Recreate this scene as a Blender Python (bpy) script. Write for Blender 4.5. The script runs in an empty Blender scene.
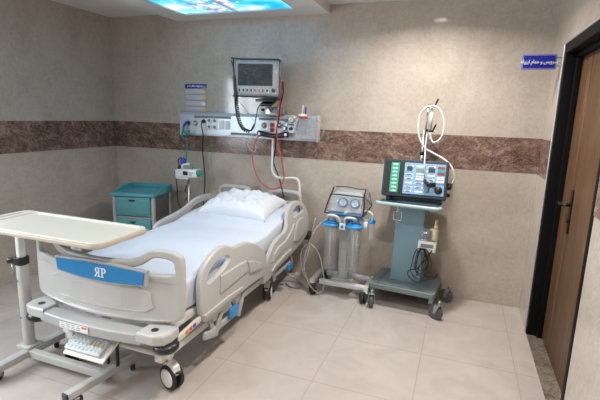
import bpy, bmesh, math, random
from mathutils import Vector, Matrix, noise
random.seed(7)
PI = math.pi
SC = bpy.context.scene
COL = SC.collection

# ---------------------------------------------------------------- materials
def new_mat(name):
    m = bpy.data.materials.new(name); m.use_nodes = True
    nt = m.node_tree; nt.nodes.clear()
    out = nt.nodes.new('ShaderNodeOutputMaterial')
    b = nt.nodes.new('ShaderNodeBsdfPrincipled')
    nt.links.new(b.outputs[0], out.inputs[0])
    return m, nt, b, out

def tex_noise(nt, scale, detail=4, rough=.55, dist=0.0, vec=None):
    n = nt.nodes.new('ShaderNodeTexNoise')
    n.inputs['Scale'].default_value = scale; n.inputs['Detail'].default_value = detail
    n.inputs['Roughness'].default_value = rough; n.inputs['Distortion'].default_value = dist
    if vec is not None: nt.links.new(vec, n.inputs['Vector'])
    return n

def ramp(nt, fac, stops):
    r = nt.nodes.new('ShaderNodeValToRGB')
    e = r.color_ramp.elements
    while len(e) < len(stops): e.new(.5)
    for k, (p, c) in enumerate(stops):
        e[k].position = p; e[k].color = (c[0], c[1], c[2], 1)
    nt.links.new(fac, r.inputs[0])
    return r.outputs[0]

def mixc(nt, fac, a, b, mode='MIX'):
    m = nt.nodes.new('ShaderNodeMix'); m.data_type = 'RGBA'; m.blend_type = mode
    for sock, v in ((m.inputs[0], fac), (m.inputs[6], a), (m.inputs[7], b)):
        if hasattr(v, 'is_output'): nt.links.new(v, sock)
        elif isinstance(v, (int, float)): sock.default_value = v
        else: sock.default_value = (v[0], v[1], v[2], 1)
    return m.outputs[2]

def math_n(nt, op, a, b=0.0, c=0.0):
    m = nt.nodes.new('ShaderNodeMath'); m.operation = op
    for k, v in enumerate((a, b, c)):
        if hasattr(v, 'is_output'): nt.links.new(v, m.inputs[k])
        else: m.inputs[k].default_value = v
    return m.outputs[0]

def bump(nt, bsdf, h, strength=.2, dist=.005):
    b = nt.nodes.new('ShaderNodeBump'); b.inputs['Strength'].default_value = strength
    b.inputs['Distance'].default_value = dist
    nt.links.new(h, b.inputs['Height']); nt.links.new(b.outputs[0], bsdf.inputs['Normal'])

def objco(nt):
    t = nt.nodes.new('ShaderNodeTexCoord'); return t.outputs['Object']

def plain(name, col, rough=.5, metal=0.0, var=.06, vscale=9, bmp=0.0, bscale=120, coat=0.0):
    m, nt, b, _ = new_mat(name)
    co = objco(nt)
    n = tex_noise(nt, vscale, 4, .6, 0, co)
    c0 = [max(0, x*(1-var)) for x in col]; c1 = [min(1, x*(1+var)) for x in col]
    nt.links.new(ramp(nt, n.outputs[0], [(.3, c0), (.7, c1)]), b.inputs['Base Color'])
    b.inputs['Roughness'].default_value = rough; b.inputs['Metallic'].default_value = metal
    b.inputs['Coat Weight'].default_value = coat
    if bmp:
        n2 = tex_noise(nt, bscale, 3, .6, 0, co); bump(nt, b, n2.outputs[0], bmp, .002)
    return m

def clear(name, tint=(1, 1, 1), gloss=.12, rough=.08, wr=0.0, body=0.0, bodycol=(.8, .8, .8)):
    """thin clear plastic: see-through with a glossy sheen"""
    m = bpy.data.materials.new(name); m.use_nodes = True; nt = m.node_tree; nt.nodes.clear()
    out = nt.nodes.new('ShaderNodeOutputMaterial')
    tr = nt.nodes.new('ShaderNodeBsdfTransparent'); tr.inputs[0].default_value = (*tint, 1)
    gl = nt.nodes.new('ShaderNodeBsdfGlossy'); gl.inputs['Roughness'].default_value = rough
    fr = nt.nodes.new('ShaderNodeLayerWeight'); fr.inputs[0].default_value = .5
    f = math_n(nt, 'ADD', math_n(nt, 'MULTIPLY', math_n(nt, 'POWER', fr.outputs['Facing'], 2.6), .65), gloss*.6+.02)
    f = math_n(nt, 'MINIMUM', f, .85)
    mx = nt.nodes.new('ShaderNodeMixShader')
    nt.links.new(f, mx.inputs[0]); nt.links.new(tr.outputs[0], mx.inputs[1]); nt.links.new(gl.outputs[0], mx.inputs[2])
    last = mx.outputs[0]
    if body:
        df = nt.nodes.new('ShaderNodeBsdfDiffuse'); df.inputs[0].default_value = (*bodycol, 1)
        m2 = nt.nodes.new('ShaderNodeMixShader'); m2.inputs[0].default_value = body
        nt.links.new(last, m2.inputs[1]); nt.links.new(df.outputs[0], m2.inputs[2]); last = m2.outputs[0]
    if wr:
        co = objco(nt); n = tex_noise(nt, 22, 5, .65, 1.5, co)
        b = nt.nodes.new('ShaderNodeBump'); b.inputs['Strength'].default_value = wr; b.inputs['Distance'].default_value = .04
        nt.links.new(n.outputs[0], b.inputs['Height']); nt.links.new(b.outputs[0], gl.inputs['Normal']); nt.links.new(b.outputs[0], fr.inputs['Normal'])
    nt.links.new(last, out.inputs[0])
    return m

def wall_mat(name, axis):
    m, nt, b, _ = new_mat(name)
    co = objco(nt)
    sep = nt.nodes.new('ShaderNodeSeparateXYZ'); nt.links.new(co, sep.inputs[0])
    n1 = tex_noise(nt, 2.2, 6, .62, .8, co); n2 = tex_noise(nt, 26, 5, .7, .4, co); n3 = tex_noise(nt, 6, 8, .7, 2.6, co)
    base = ramp(nt, n1.outputs[0], [(.25, (.43, .37, .31)), (.5, (.49, .43, .37)), (.78, (.55, .495, .435))])
    sp = ramp(nt, n2.outputs[0], [(.3, (.80, .78, .76)), (.55, (1, 1, 1)), (.8, (1.0, 1.0, 1.0))])
    c = mixc(nt, .5, base, sp, 'MULTIPLY')
    vein = ramp(nt, n3.outputs[0], [(.455, (1, 1, 1)), (.5, (.80, .75, .70)), (.545, (1, 1, 1))])
    c = mixc(nt, .38, c, vein, 'MULTIPLY')
    # tile joints: vertical joints each 0.6 m, horizontal joints around the belt tiles
    u = sep.outputs[axis]
    fu = math_n(nt, 'ABSOLUTE', math_n(nt, 'SUBTRACT', math_n(nt, 'FRACT', math_n(nt, 'ADD', math_n(nt, 'DIVIDE', u, .5935), 20.5)), .5))
    ju = math_n(nt, 'LESS_THAN', fu, .0022)
    v = math_n(nt, 'SUBTRACT', sep.outputs[2], 1.463)
    fv = math_n(nt, 'ABSOLUTE', math_n(nt, 'SUBTRACT', math_n(nt, 'FRACT', math_n(nt, 'ADD', math_n(nt, 'DIVIDE', v, .587), 20.5)), .5))
    jv = math_n(nt, 'LESS_THAN', fv, .0012)
    j = math_n(nt, 'MAXIMUM', ju, jv)
    c = mixc(nt, math_n(nt, 'MULTIPLY', j, .30), c, (.66, .60, .53))
    nt.links.new(c, b.inputs['Base Color'])
    b.inputs['Roughness'].default_value = .10
    b.inputs['Specular IOR Level'].default_value = .5
    bump(nt, b, n1.outputs[0], .06, .02)
    return m

def granite(name, cols, rough=.18):
    m, nt, b, _ = new_mat(name)
    co = objco(nt)
    mp = nt.nodes.new('ShaderNodeMapping'); mp.inputs['Scale'].default_value = (1, 1, 1.5)
    nt.links.new(co, mp.inputs[0])
    n1 = tex_noise(nt, 5.0, 9, .75, 1.6, mp.outputs[0]); n2 = tex_noise(nt, 38, 4, .7, .8, mp.outputs[0]); n3 = tex_noise(nt, 15, 6, .7, 3.2, mp.outputs[0])
    c = ramp(nt, n1.outputs[0], [(.36, cols[0]), (.50, cols[1]), (.62, cols[2])])
    sp = ramp(nt, n2.outputs[0], [(.38, (.30, .27, .27)), (.60, (1.25, 1.2, 1.18))])
    c = mixc(nt, .8, c, sp, 'MULTIPLY')
    v = ramp(nt, n3.outputs[0], [(.47, (0, 0, 0)), (.5, (1, 1, 1)), (.53, (0, 0, 0))])
    c = mixc(nt, math_n(nt, 'MULTIPLY', v, .5), c, cols[3])
    nt.links.new(c, b.inputs['Base Color']); b.inputs['Roughness'].default_value = rough
    return m

def floor_mat():
    m, nt, b, _ = new_mat('floor_tile')
    co = objco(nt); sep = nt.nodes.new('ShaderNodeSeparateXYZ'); nt.links.new(co, sep.inputs[0])
    n1 = tex_noise(nt, 2.6, 6, .6, 1.2, co); n2 = tex_noise(nt, 14, 5, .65, .6, co)
    base = ramp(nt, n1.outputs[0], [(.25, (.43, .38, .35)), (.55, (.49, .44, .41)), (.8, (.545, .50, .47))])
    c = mixc(nt, .12, base, ramp(nt, n2.outputs[0], [(.3, (.84, .83, .82)), (.65, (1, 1, 1))]), 'MULTIPLY')
    def joint(s, off, per):
        f = math_n(nt, 'FRACT', math_n(nt, 'ADD', math_n(nt, 'DIVIDE', math_n(nt, 'SUBTRACT', s, off), per), 20.5))
        return math_n(nt, 'ABSOLUTE', math_n(nt, 'SUBTRACT', f, .5))
    fx = joint(sep.outputs[0], -.719, .5935); fy = joint(sep.outputs[1], -.53, .5935)
    j = math_n(nt, 'LESS_THAN', math_n(nt, 'MINIMUM', fx, fy), .0055)
    c = mixc(nt, math_n(nt, 'MULTIPLY', j, .38), c, (.26, .21, .18))
    nt.links.new(c, b.inputs['Base Color'])
    r = ramp(nt, n2.outputs[0], [(.3, (.20, .20, .20)), (.7, (.26, .26, .26))])
    nt.links.new(r, b.inputs['Roughness'])
    bump(nt, b, n1.outputs[0], .04, .02)
    return m

def wood_mat():
    m, nt, b, _ = new_mat('door_wood')
    co = objco(nt); mp = nt.nodes.new('ShaderNodeMapping'); mp.inputs['Scale'].default_value = (14, 14, .9)
    nt.links.new(co, mp.inputs[0])
    n1 = tex_noise(nt, 2.4, 6, .6, .7, mp.outputs[0]); n2 = tex_noise(nt, 12, 5, .7, .3, mp.outputs[0])
    c = ramp(nt, n1.outputs[0], [(.25, (.060, .030, .014)), (.5, (.125, .066, .034)), (.75, (.20, .115, .062))])
    c = mixc(nt, .5, c, ramp(nt, n2.outputs[0], [(.3, (.65, .6, .55)), (.7, (1.1, 1.1, 1.1))]), 'MULTIPLY')
    nt.links.new(c, b.inputs['Base Color']); b.inputs['Roughness'].default_value = .42
    bump(nt, b, n2.outputs[0], .12, .003)
    return m

def emit_mat(name, col, s):
    m = bpy.data.materials.new(name); m.use_nodes = True; nt = m.node_tree; nt.nodes.clear()
    o = nt.nodes.new('ShaderNodeOutputMaterial'); e = nt.nodes.new('ShaderNodeEmission')
    e.inputs[0].default_value = (*col, 1); e.inputs[1].default_value = s
    nt.links.new(e.outputs[0], o.inputs[0]); return m

def sky_panel_mat(strength):
    """backlit printed ceiling panel: blue sky, white clouds, cherry blossom"""
    m = bpy.data.materials.new('printed_sky_diffuser'); m.use_nodes = True; nt = m.node_tree; nt.nodes.clear()
    o = nt.nodes.new('ShaderNodeOutputMaterial'); e = nt.nodes.new('ShaderNodeEmission')
    co = objco(nt)
    sep = nt.nodes.new('ShaderNodeSeparateXYZ'); nt.links.new(co, sep.inputs[0])
    n1 = tex_noise(nt, 2.0, 5, .55, .3, co)
    sky = ramp(nt, n1.outputs[0], [(.34, (.0, .20, .62)), (.44, (.02, .36, .70)), (.53, (.18, .54, .74)), (.62, (.66, .74, .78))])
    d = nt.nodes.new('ShaderNodeVectorMath'); d.operation = 'DISTANCE'
    nt.links.new(co, d.inputs[0]); d.inputs[1].default_value = (-2.17, -.45, 2.5)
    v = nt.nodes.new('ShaderNodeTexVoronoi'); v.inputs['Scale'].default_value = 14; nt.links.new(co, v.inputs['Vector'])
    n2 = tex_noise(nt, 7, 4, .6, .6, co)
    msk = math_n(nt, 'ADD', math_n(nt, 'MULTIPLY', d.outputs['Value'], -1.5), math_n(nt, 'MULTIPLY', n2.outputs[0], 1.5))
    msk = math_n(nt, 'GREATER_THAN', msk, .40)
    bl = ramp(nt, v.outputs['Distance'], [(.15, (.74, .70, .74)), (.50, (.56, .46, .56)), (.80, (.20, .16, .3))])
    n4 = tex_noise(nt, 14, 3, .6, 0, co)
    msk2 = math_n(nt, 'MULTIPLY', msk, math_n(nt, 'GREATER_THAN', n4.outputs[0], .46))
    c = mixc(nt, msk2, sky, bl)
    nt.links.new(c, e.inputs[0]); e.inputs[1].default_value = strength
    nt.links.new(e.outputs[0], o.inputs[0]); return m

M = {}
M['wall_x'] = wall_mat('wall_tile_back', 0); M['wall_y'] = wall_mat('wall_tile_side', 1)
M['belt'] = granite('brown_belt_tile', [(.080, .043, .031), (.185, .115, .090), (.34, .235, .19), (.42, .305, .25)])
M['threshold'] = granite('threshold_stone', [(.13, .11, .09), (.19, .16, .13), (.26, .23, .19), (.30, .27, .23)], .3)
M['floor'] = floor_mat()
M['ceil'] = plain('ceiling_paint', (.72, .71, .69), .8, 0, .03, 2, .1, 60)
M['wood'] = wood_mat()
M['blackmetal'] = plain('black_frame_metal', (.005, .004, .005), .6)
M['blackmetal'].node_tree.nodes['Principled BSDF'].inputs['Specular IOR Level'].default_value = .12
M['wood'].node_tree.nodes['Principled BSDF'].inputs['Specular IOR Level'].default_value = .25
M['alu'] = plain('light_aluminium', (.55, .55, .54), .35, .6)
M['bedgrey'] = plain('bed_plastic', (.475, .47, .455), .38, 0, .03, 5)
M['bedgrey2'] = plain('bed_plastic_dark', (.38, .385, .38), .4, 0, .03, 5)
M['bedblue'] = plain('bed_blue_print', (.012, .20, .46), .3, 0, .03)
M['white'] = plain('white_plastic', (.78, .78, .76), .35, 0, .02)
M['whitemet'] = plain('white_painted_metal', (.74, .74, .72), .35, 0, .03)
M['black'] = plain('black_plastic', (.014, .014, .016), .35)
M['rubber'] = plain('black_rubber', (.02, .02, .021), .6)
M['greyrub'] = plain('grey_rubber', (.085, .10, .10), .55, 0, .12)
M['chrome'] = plain('chrome', (.75, .75, .76), .16, 1.0, .03)
M['steel'] = plain('steel', (.45, .45, .45), .35, .9, .05)
M['sheet'] = plain('white_cotton_sheet', (.60, .635, .72), .85, 0, .02, 4, .15, 300)
M['pillow'] = plain('white_pillow_cotton', (.70, .73, .77), .85, 0, .02, 4, .15, 300)
M['tray'] = plain('cream_laminate', (.62, .58, .50), .32, 0, .02, 5)
M['trayedge'] = plain('beige_edge', (.46, .40, .32), .45, 0, .03)
M['teal'] = plain('teal_plastic', (.09, .30, .33), .35, 0, .04)
M['teal2'] = plain('teal_plastic_tray', (.07, .31, .36), .32, 0, .04)
M['cabgrey'] = plain('warm_grey_plastic', (.42, .40, .39), .45, 0, .04)
M['cabdark'] = plain('dark_grey_plastic', (.10, .105, .115), .5, 0, .05)
M['rail'] = plain('anodised_panel', (.50, .54, .58), .3, .25, .03)
M['raildark'] = plain('grey_slot', (.16, .17, .18), .5)
M['red'] = plain('red_plastic', (.50, .02, .015), .35)
M['redhose'] = plain('red_cable', (.62, .06, .04), .4)
M['green'] = plain('green_plastic', (.0, .26, .20), .4)
M['blue'] = plain('blue_plastic', (.03, .25, .58), .3, 0, .04)
M['bluedark'] = plain('dark_blue_plastic', (.02, .05, .40), .4)
M['signblue'] = plain('sign_blue', (.012, .018, .27), .3, 0, .02)
M['signedge'] = plain('sign_edge', (.16, .18, .42), .35)
M['lav'] = plain('pale_lavender_card', (.50, .48, .52), .45, 0, .02)
M['yellow'] = plain('yellow_tab', (.72, .52, .14), .5)
M['orange'] = plain('orange_plastic', (.80, .16, .02), .4)
M['screen'] = plain('dark_screen', (.012, .014, .017), .12)
M['suc'] = plain('machine_grey', (.46, .48, .48), .4, 0, .03)
M['sucwhite'] = plain('stand_white', (.58, .60, .60), .4, 0, .03)
M['cart'] = plain('cart_blue_grey', (.17, .27, .32), .38, 0, .05, 4)
M['cartd'] = plain('cart_grey', (.16, .21, .215), .42, 0, .05, 4)
M['navy'] = plain('console_dark', (.018, .030, .045), .4)
M['panelblue'] = plain('console_light_blue', (.19, .37, .60), .4, 0, .03)
M['pgreen'] = plain('console_green', (.02, .34, .23), .4, 0, .03)
M['lcd'] = plain('grey_green_lcd', (.18, .24, .14), .25)
M['redled'] = plain('dark_red_display', (.28, .015, .02), .25)
M['txt'] = plain('label_white', (.80, .80, .80), .5, 0, .01)
M['txtgrey'] = plain('label_grey', (.22, .23, .26), .5)
M['clear'] = clear('clear_plastic', (.95, .96, .97), .08, .08, 0, .15, (.75, .80, .84))
M['wrap'] = clear('wrinkled_clear_film', (.985, .985, .985), .04, .08, 1.0, .03)
M['bag'] = clear('milky_bag_film', (.99, .99, .99), .0, .12, .6, .10, (.85, .86, .88))
M['cover'] = clear('clear_dust_cover', (.97, .975, .98), .05, .12, .7, .07, (.7, .72, .74))
M['tube'] = clear('clear_tubing', (.86, .87, .88), .25, .1, 0, .25, (.7, .7, .7))
M['fluid'] = plain('cream_plastic', (.62, .52, .36), .4)
M['hosewhite'] = plain('white_hose', (.66, .66, .63), .45)
M['skypanel'] = sky_panel_mat(1.6)
M['glass'] = clear('window_glass', (.97, .98, .98), .02, .02)

# ---------------------------------------------------------------- geometry
class MB:
    def __init__(s): s.bm = bmesh.new(); s.mi = 0
    def _tag(s, faces, smooth):
        for f in faces: f.material_index = s.mi; f.smooth = smooth
    def box(s, c, d, bev=0.0, rot=None, seg=2):
        t = bmesh.new(); bmesh.ops.create_cube(t, size=1)
        for v in t.verts: v.co = Vector((v.co.x*d[0], v.co.y*d[1], v.co.z*d[2]))
        if bev: bmesh.ops.bevel(t, geom=list(t.edges), offset=bev, segments=seg, profile=.6, affect='EDGES')
        R = rot if rot is not None else Matrix.Identity(3)
        for v in t.verts: v.co = R @ v.co + Vector(c)
        s.merge(t, bev > 0); return s
    def merge(s, t, smooth=True):
        vm = {v: s.bm.verts.new(v.co) for v in t.verts}
        for f in t.faces:
            try: nf = s.bm.faces.new([vm[v] for v in f.verts]); nf.material_index = s.mi; nf.smooth = smooth
            except ValueError: pass
        t.free()
    def cyl(s, p0, p1, r, r1=None, n=20, cap=True, bev=0.0):
        p0 = Vector(p0); p1 = Vector(p1); r1 = r if r1 is None else r1
        L = (p1-p0).length
        prof = [(r, 0), (r1, L)]
        if bev: prof = [(r-bev, 0), (r, bev), (r1, L-bev), (r1-bev, L)]
        return s.lathe(prof, p0, p1-p0, n, cap)
    def lathe(s, prof, origin, axis=(0, 0, 1), n=24, cap=True):
        a = Vector(axis).normalized(); q = Vector((0, 0, 1)).rotation_difference(a).to_matrix(); o = Vector(origin)
        rings = []
        for r, h in prof:
            rings.append([s.bm.verts.new(o + q @ Vector((r*math.cos(2*PI*k/n), r*math.sin(2*PI*k/n), h))) for k in range(n)])
        fs = []
        for A, B in zip(rings, rings[1:]):
            for k in range(n): fs.append(s.bm.faces.new((A[k], A[(k+1) % n], B[(k+1) % n], B[k])))
        s._tag(fs, True)
        if cap:
            c = []
            if prof[0][0] > 1e-5: c.append(s.bm.faces.new(rings[0][::-1]))
            if prof[-1][0] > 1e-5: c.append(s.bm.faces.new(rings[-1]))
            s._tag(c, False)
        return s
    def tube(s, pts, r, n=8, smooth=4, closed=False):
        P = catmull(pts, smooth, closed) if smooth else [Vector(p) for p in pts]
        m = len(P); rings = []; up = None
        for i in range(m):
            if closed: t = P[(i+1) % m]-P[i-1]
            else: t = P[min(i+1, m-1)]-P[max(i-1, 0)]
            t.normalize()
            if up is None:
                up = Vector((0, 0, 1)) if abs(t.z) < .9 else Vector((1, 0, 0))
            side = t.cross(up).normalized(); up = side.cross(t).normalized()
            rr = r(i/(m-1)) if callable(r) else r
            rings.append([s.bm.verts.new(P[i] + rr*(math.cos(2*PI*k/n)*side + math.sin(2*PI*k/n)*up)) for k in range(n)])
        fs = []
        R2 = rings + ([rings[0]] if closed else [])
        for A, B in zip(R2, R2[1:]):
            for k in range(n): fs.append(s.bm.faces.new((A[k], A[(k+1) % n], B[(k+1) % n], B[k])))
        if not closed: fs.append(s.bm.faces.new(rings[0][::-1])); fs.append(s.bm.faces.new(rings[-1]))
        s._tag(fs, True); return s
    def sphere(s, c, r, sc=(1, 1, 1), n=16):
        t = bmesh.new(); bmesh.ops.create_uvsphere(t, u_segments=n, v_segments=n//2+2, radius=r)
        for v in t.verts: v.co = Vector((v.co.x*sc[0], v.co.y*sc[1], v.co.z*sc[2])) + Vector(c)
        s.merge(t, True); return s
    def slab(s, outline, holes, thick, bev, fn, res=0, sm=3):
        """rounded plate with openings. outline in (u,v); fn(u,v,w) -> world"""
        cu = bpy.data.curves.new('t', 'CURVE'); cu.dimensions = '2D'; cu.fill_mode = 'BOTH'
        cu.extrude = max(thick/2-bev, .0005); cu.bevel_depth = bev; cu.bevel_resolution = 2; cu.offset = -bev
        for pl in [outline]+list(holes):
            pts = [(p.x, p.y) for p in catmull([(a, b, 0) for a, b in pl], sm, True)] if sm else pl
            sp = cu.splines.new('POLY'); sp.points.add(len(pts)-1); sp.use_cyclic_u = True
            for k, p in enumerate(pts): sp.points[k].co = (p[0], p[1], 0, 1)
        o = bpy.data.objects.new('t', cu); COL.objects.link(o)
        dg = bpy.context.evaluated_depsgraph_get(); me = bpy.data.meshes.new_from_object(o.evaluated_get(dg))
        t = bmesh.new(); t.from_mesh(me)
        bmesh.ops.remove_doubles(t, verts=t.verts, dist=1e-5)
        if res:
            for _ in range(res):
                long = [e for e in t.edges if e.calc_length() > .06]
                if long: bmesh.ops.subdivide_edges(t, edges=long, cuts=1)
            bmesh.ops.triangulate(t, faces=t.faces)
        for v in t.verts: v.co = Vector(fn(v.co.x, v.co.y, v.co.z))
        s.merge(t, False)
        bpy.data.objects.remove(o); bpy.data.curves.remove(cu); bpy.data.meshes.remove(me)
        return s
    def text(s, body, size, fn, depth=.001, align='CENTER', shear=0.0, xs=1.0):
        cu = bpy.data.curves.new('t', 'FONT'); cu.body = body; cu.size = size; cu.extrude = depth; cu.align_x = align; cu.align_y = 'CENTER'; cu.shear = shear; cu.offset = size*.010
        o = bpy.data.objects.new('t', cu); COL.objects.link(o); bpy.context.view_layer.update()
        dg = bpy.context.evaluated_depsgraph_get(); me = bpy.data.meshes.new_from_object(o.evaluated_get(dg))
        t = bmesh.new(); t.from_mesh(me)
        for v in t.verts: v.co = Vector(fn(v.co.x*xs, v.co.y, v.co.z))
        s.merge(t, False)
        bpy.data.objects.remove(o); bpy.data.curves.remove(cu); bpy.data.meshes.remove(me)
        return s
    def build(s, name, mats, parent=None, recalc=True):
        if not isinstance(mats, (list, tuple)): mats = [mats]
        if recalc: bmesh.ops.recalc_face_normals(s.bm, faces=s.bm.faces)
        me = bpy.data.meshes.new(name)
        org = ORG.get(parent, Vector((0, 0, 0)))
        if parent is None and s.bm.verts and getattr(s, 'own', True):
            xs = [v.co for v in s.bm.verts]
            org = Vector(((min(v.x for v in xs)+max(v.x for v in xs))/2, (min(v.y for v in xs)+max(v.y for v in xs))/2, min(v.z for v in xs)))
            if getattr(s, 'world', False): org = Vector((0, 0, 0))
        for v in s.bm.verts: v.co = v.co - org
        s.bm.to_mesh(me); s.bm.free()
        for m in mats: me.materials.append(m)
        o = bpy.data.objects.new(name, me); COL.objects.link(o)
        if parent is None: o.location = org
        else: o.parent = parent
        ORG[o] = org
        return o

ORG = {}
def catmull(pts, k=4, closed=False):
    P = [Vector(p) for p in pts]; n = len(P)
    if k <= 1: return P
    out = []
    rng = n if closed else n-1
    for i in range(rng):
        if closed: a, b, c, d = P[(i-1) % n], P[i], P[(i+1) % n], P[(i+2) % n]
        else: a, b, c, d = P[max(i-1, 0)], P[i], P[i+1], P[min(i+2, n-1)]
        for j in range(k):
            t = j/k
            out.append(.5*((2*b) + (c-a)*t + (2*a-5*b+4*c-d)*t*t + (3*b-a-3*c+d)*t**3))
    if not closed: out.append(P[-1])
    return out

def thing(name, label, cat, loc, group=None):
    o = bpy.data.objects.new(name, None); COL.objects.link(o); o.location = loc; o.empty_display_size = .1
    o['label'] = label; o['category'] = cat
    if group: o['group'] = group
    ORG[o] = Vector(loc); return o
def tag(o, label, cat, group=None):
    o['label'] = label; o['category'] = cat
    if group: o['group'] = group
    return o
def struct(o): o['kind'] = 'structure'; return o
def RZ(a): return Matrix.Rotation(a, 3, 'Z')
def RX(a): return Matrix.Rotation(a, 3, 'X')
def RY(a): return Matrix.Rotation(a, 3, 'Y')

# ---------------------------------------------------------------- camera
cd = bpy.data.cameras.new('camera'); cam = bpy.data.objects.new('camera', cd); COL.objects.link(cam); SC.camera = cam
pitch, yaw, roll = .1923, -.3498, .0315
fw = Vector((math.sin(yaw)*math.cos(pitch), math.cos(yaw)*math.cos(pitch), -math.sin(pitch)))
rt = Vector((math.cos(yaw), -math.sin(yaw), 0)); up = rt.cross(fw)
r2 = math.cos(roll)*rt + math.sin(roll)*up; u2 = -math.sin(roll)*rt + math.cos(roll)*up
mw = Matrix((r2, u2, -fw)).transposed().to_4x4(); mw.translation = Vector((0, -4.0, 1.5888)); cam.matrix_world = mw
cd.sensor_width = 36; cd.lens = 434.4787/600*36; cd.clip_start = .05

# ---------------------------------------------------------------- room
XL, XR, HC, YF = -3.739, .602, 2.5755, -6.0
BT, BB = 1.463, 1.179
def world_box(name, lo, hi, mat):
    m = MB(); m.world = True
    m.box([(a+b)/2 for a, b in zip(lo, hi)], [b-a for a, b in zip(lo, hi)])
    return struct(m.build(name, mat))
world_box('floor', (XL-.2, YF-.2, -.1), (XR+.5, .2, 0), M['floor'])
world_box('ceiling', (XL-.2, YF-.2, HC), (XR+.5, .2, HC+.1), M['ceil'])
world_box('wall_back', (XL-.2, 0, 0), (XR+.5, .15, HC), M['wall_x'])
world_box('wall_front', (XL-.2, YF-.15, 0), (XR+.5, YF, HC), M['wall_x'])
# left wall with a window opening (out of frame, where the daylight comes from)
WY0, WY1, WZ0, WZ1 = -4.1, -2.6, 1.0, 2.2
m = MB(); m.world = True
for lo, hi in (((YF, 0), (WY0, HC)), ((WY1, 0), (0, HC)), ((WY0, 0), (WY1, WZ0)), ((WY0, WZ1), (WY1, HC))):
    m.box((XL-.075, (lo[0]+hi[0])/2, (lo[1]+hi[1])/2), (.15, hi[0]-lo[0], hi[1]-lo[1]))
struct(m.build('wall_left', M['wall_y']))
m = MB()
for z in (WZ0+.03, WZ1-.03): m.box((XL-.07, (WY0+WY1)/2, z), (.07, WY1-WY0, .06), .006)
for y in (WY0+.03, (WY0+WY1)/2, WY1-.03): m.box((XL-.07, y, (WZ0+WZ1)/2), (.07, .06, WZ1-WZ0-.12), .006)
wf = struct(m.build('window_1', M['white']))
m = MB(); m.box((XL-.07, (WY0+WY1)/2, (WZ0+WZ1)/2), (.006, WY1-WY0-.1, WZ1-WZ0-.1))
o = m.build('window_pane', M['glass']); o.parent = wf; o.location = o.location - wf.location
# right wall around the recessed door
DY0, DY1, DH = -1.70, -.47, 2.115
m = MB(); m.world = True
m.box((XR+.06, (DY1+0)/2, HC/2), (.12, -DY1, HC)); m.box((XR+.06, (YF+DY0)/2, HC/2), (.12, DY0-YF, HC)); m.box((XR+.06, (DY0+DY1)/2, (DH+HC)/2), (.12, DY1-DY0, HC-DH))
struct(m.build('wall_right', M['wall_y']))
# brown belt tiles, flush with a slim projection
def belt(name, lo, hi): world_box(name, lo, hi, M['belt'])
belt('trim_1', (XL, YF, BB), (XL+.004, WY0, BT)); belt('trim_2', (XL, WY1, BB), (XL+.004, -.004, BT))
belt('trim_3', (XL, -.004, BB), (XR, 0, BT)); belt('trim_4', (XR-.004, DY1+.002, BB), (XR, -.004, BT)); belt('trim_5', (XR-.004, YF, BB), (XR, DY0-.002, BT))
# suspended ceiling box that holds the sky panels
SX0, SX1, SY0, SZ = -2.87, -1.226, -3.4, 2.5
px0, px1, py1 = -2.635, -1.472, -.215
npan = 5; py0 = py1 - .582*npan
m = MB(); m.world = True
for lo, hi in (((SX0, SY0), (px0, 0)), ((px1, SY0), (SX1, 0)), ((px0, py1), (px1, 0)), ((px0, SY0), (px1, py0))):
    m.box(((lo[0]+hi[0])/2, (lo[1]+hi[1])/2, SZ+.0375), (hi[0]-lo[0], hi[1]-lo[1], .075))
struct(m.build('trim_6', M['ceil']))
lp = thing('ceiling_light_panel', 'backlit ceiling light box printed with blue sky and pink blossom', 'light', ((px0+px1)/2, (py0+py1)/2, SZ))
m = MB()
for x in (px0+.007, (px0+px1)/2, px1-.007): m.box((x, (py0+py1)/2, SZ+.008), (.012, py1-py0, .014))
for k in range(npan+1): m.box(((px0+px1)/2, py1-.582*k+(.007 if k == npan else -.007 if k == 0 else 0), SZ+.0085), (px1-px0-.03, .012, .012))
m.build('frame', M['alu'], lp)
for k in range(npan):
    for i in range(2):
        xa = px0 + i*(px1-px0)/2; ya = py1-.582*k
        m = MB(); m.box((xa+(px1-px0)/4, ya-.291, SZ+.02), ((px1-px0)/2-.012, .572, .008))
        o = m.build('diffuser', M['skypanel'], lp)
# shift texture space: use world-sized object coordinates (root offset is constant)
for nd in M['skypanel'].node_tree.nodes:
    if nd.type == 'VECT_MATH': nd.inputs[1].default_value = (-2.17-(px0+px1)/2, -.45-(py0+py1)/2, 0)

# ---------------------------------------------------------------- door
LX = .70
m = MB()
m.box((XR+.052, DY1-.025, DH/2), (.11, .05, DH), .004); m.box((XR+.052, DY0+.025, DH/2), (.11, .05, DH), .004)
m.box((XR+.052, (DY0+DY1)/2, DH-.03), (.11, DY1-DY0-.1, .06), .004)
m.box((XR+.085, DY1-.065, DH/2-.03), (.045, .03, DH-.06), .003); m.box((XR+.085, (DY0+DY1)/2, DH-.075), (.045, DY1-DY0-.1, .03), .003)
df = struct(m.build('door_1', M['blackmetal']))
m = MB()
m.box((XR-.004, DY1+.005, DH/2+.004), (.012, .014, DH+.008), .003); m.box((XR-.004, (DY0+DY1)/2, DH+.007), (.012, DY1-DY0, .014), .003)
o = m.build('architrave', M['alu'], None); o.parent = df; o.location = o.location-df.location
m = MB()
zt = DH-.06
m.box((LX+.02, (DY1-.05-.78)/2, zt/2+.004), (.04, .78-.05+DY1-.004, zt-.008), .002)
o = m.build('side_leaf', M['wood']); o.parent = df; o.location = o.location-df.location
m = MB()
m.box((LX+.02, (DY0+.05-.784)/2, zt/2+.004), (.04, -.784-DY0-.05, zt-.008), .002)
o = m.build('door_leaf', M['wood']); o.parent = df; o.location = o.location-df.location; leaf = o; leafo = ORG[o]
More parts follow.
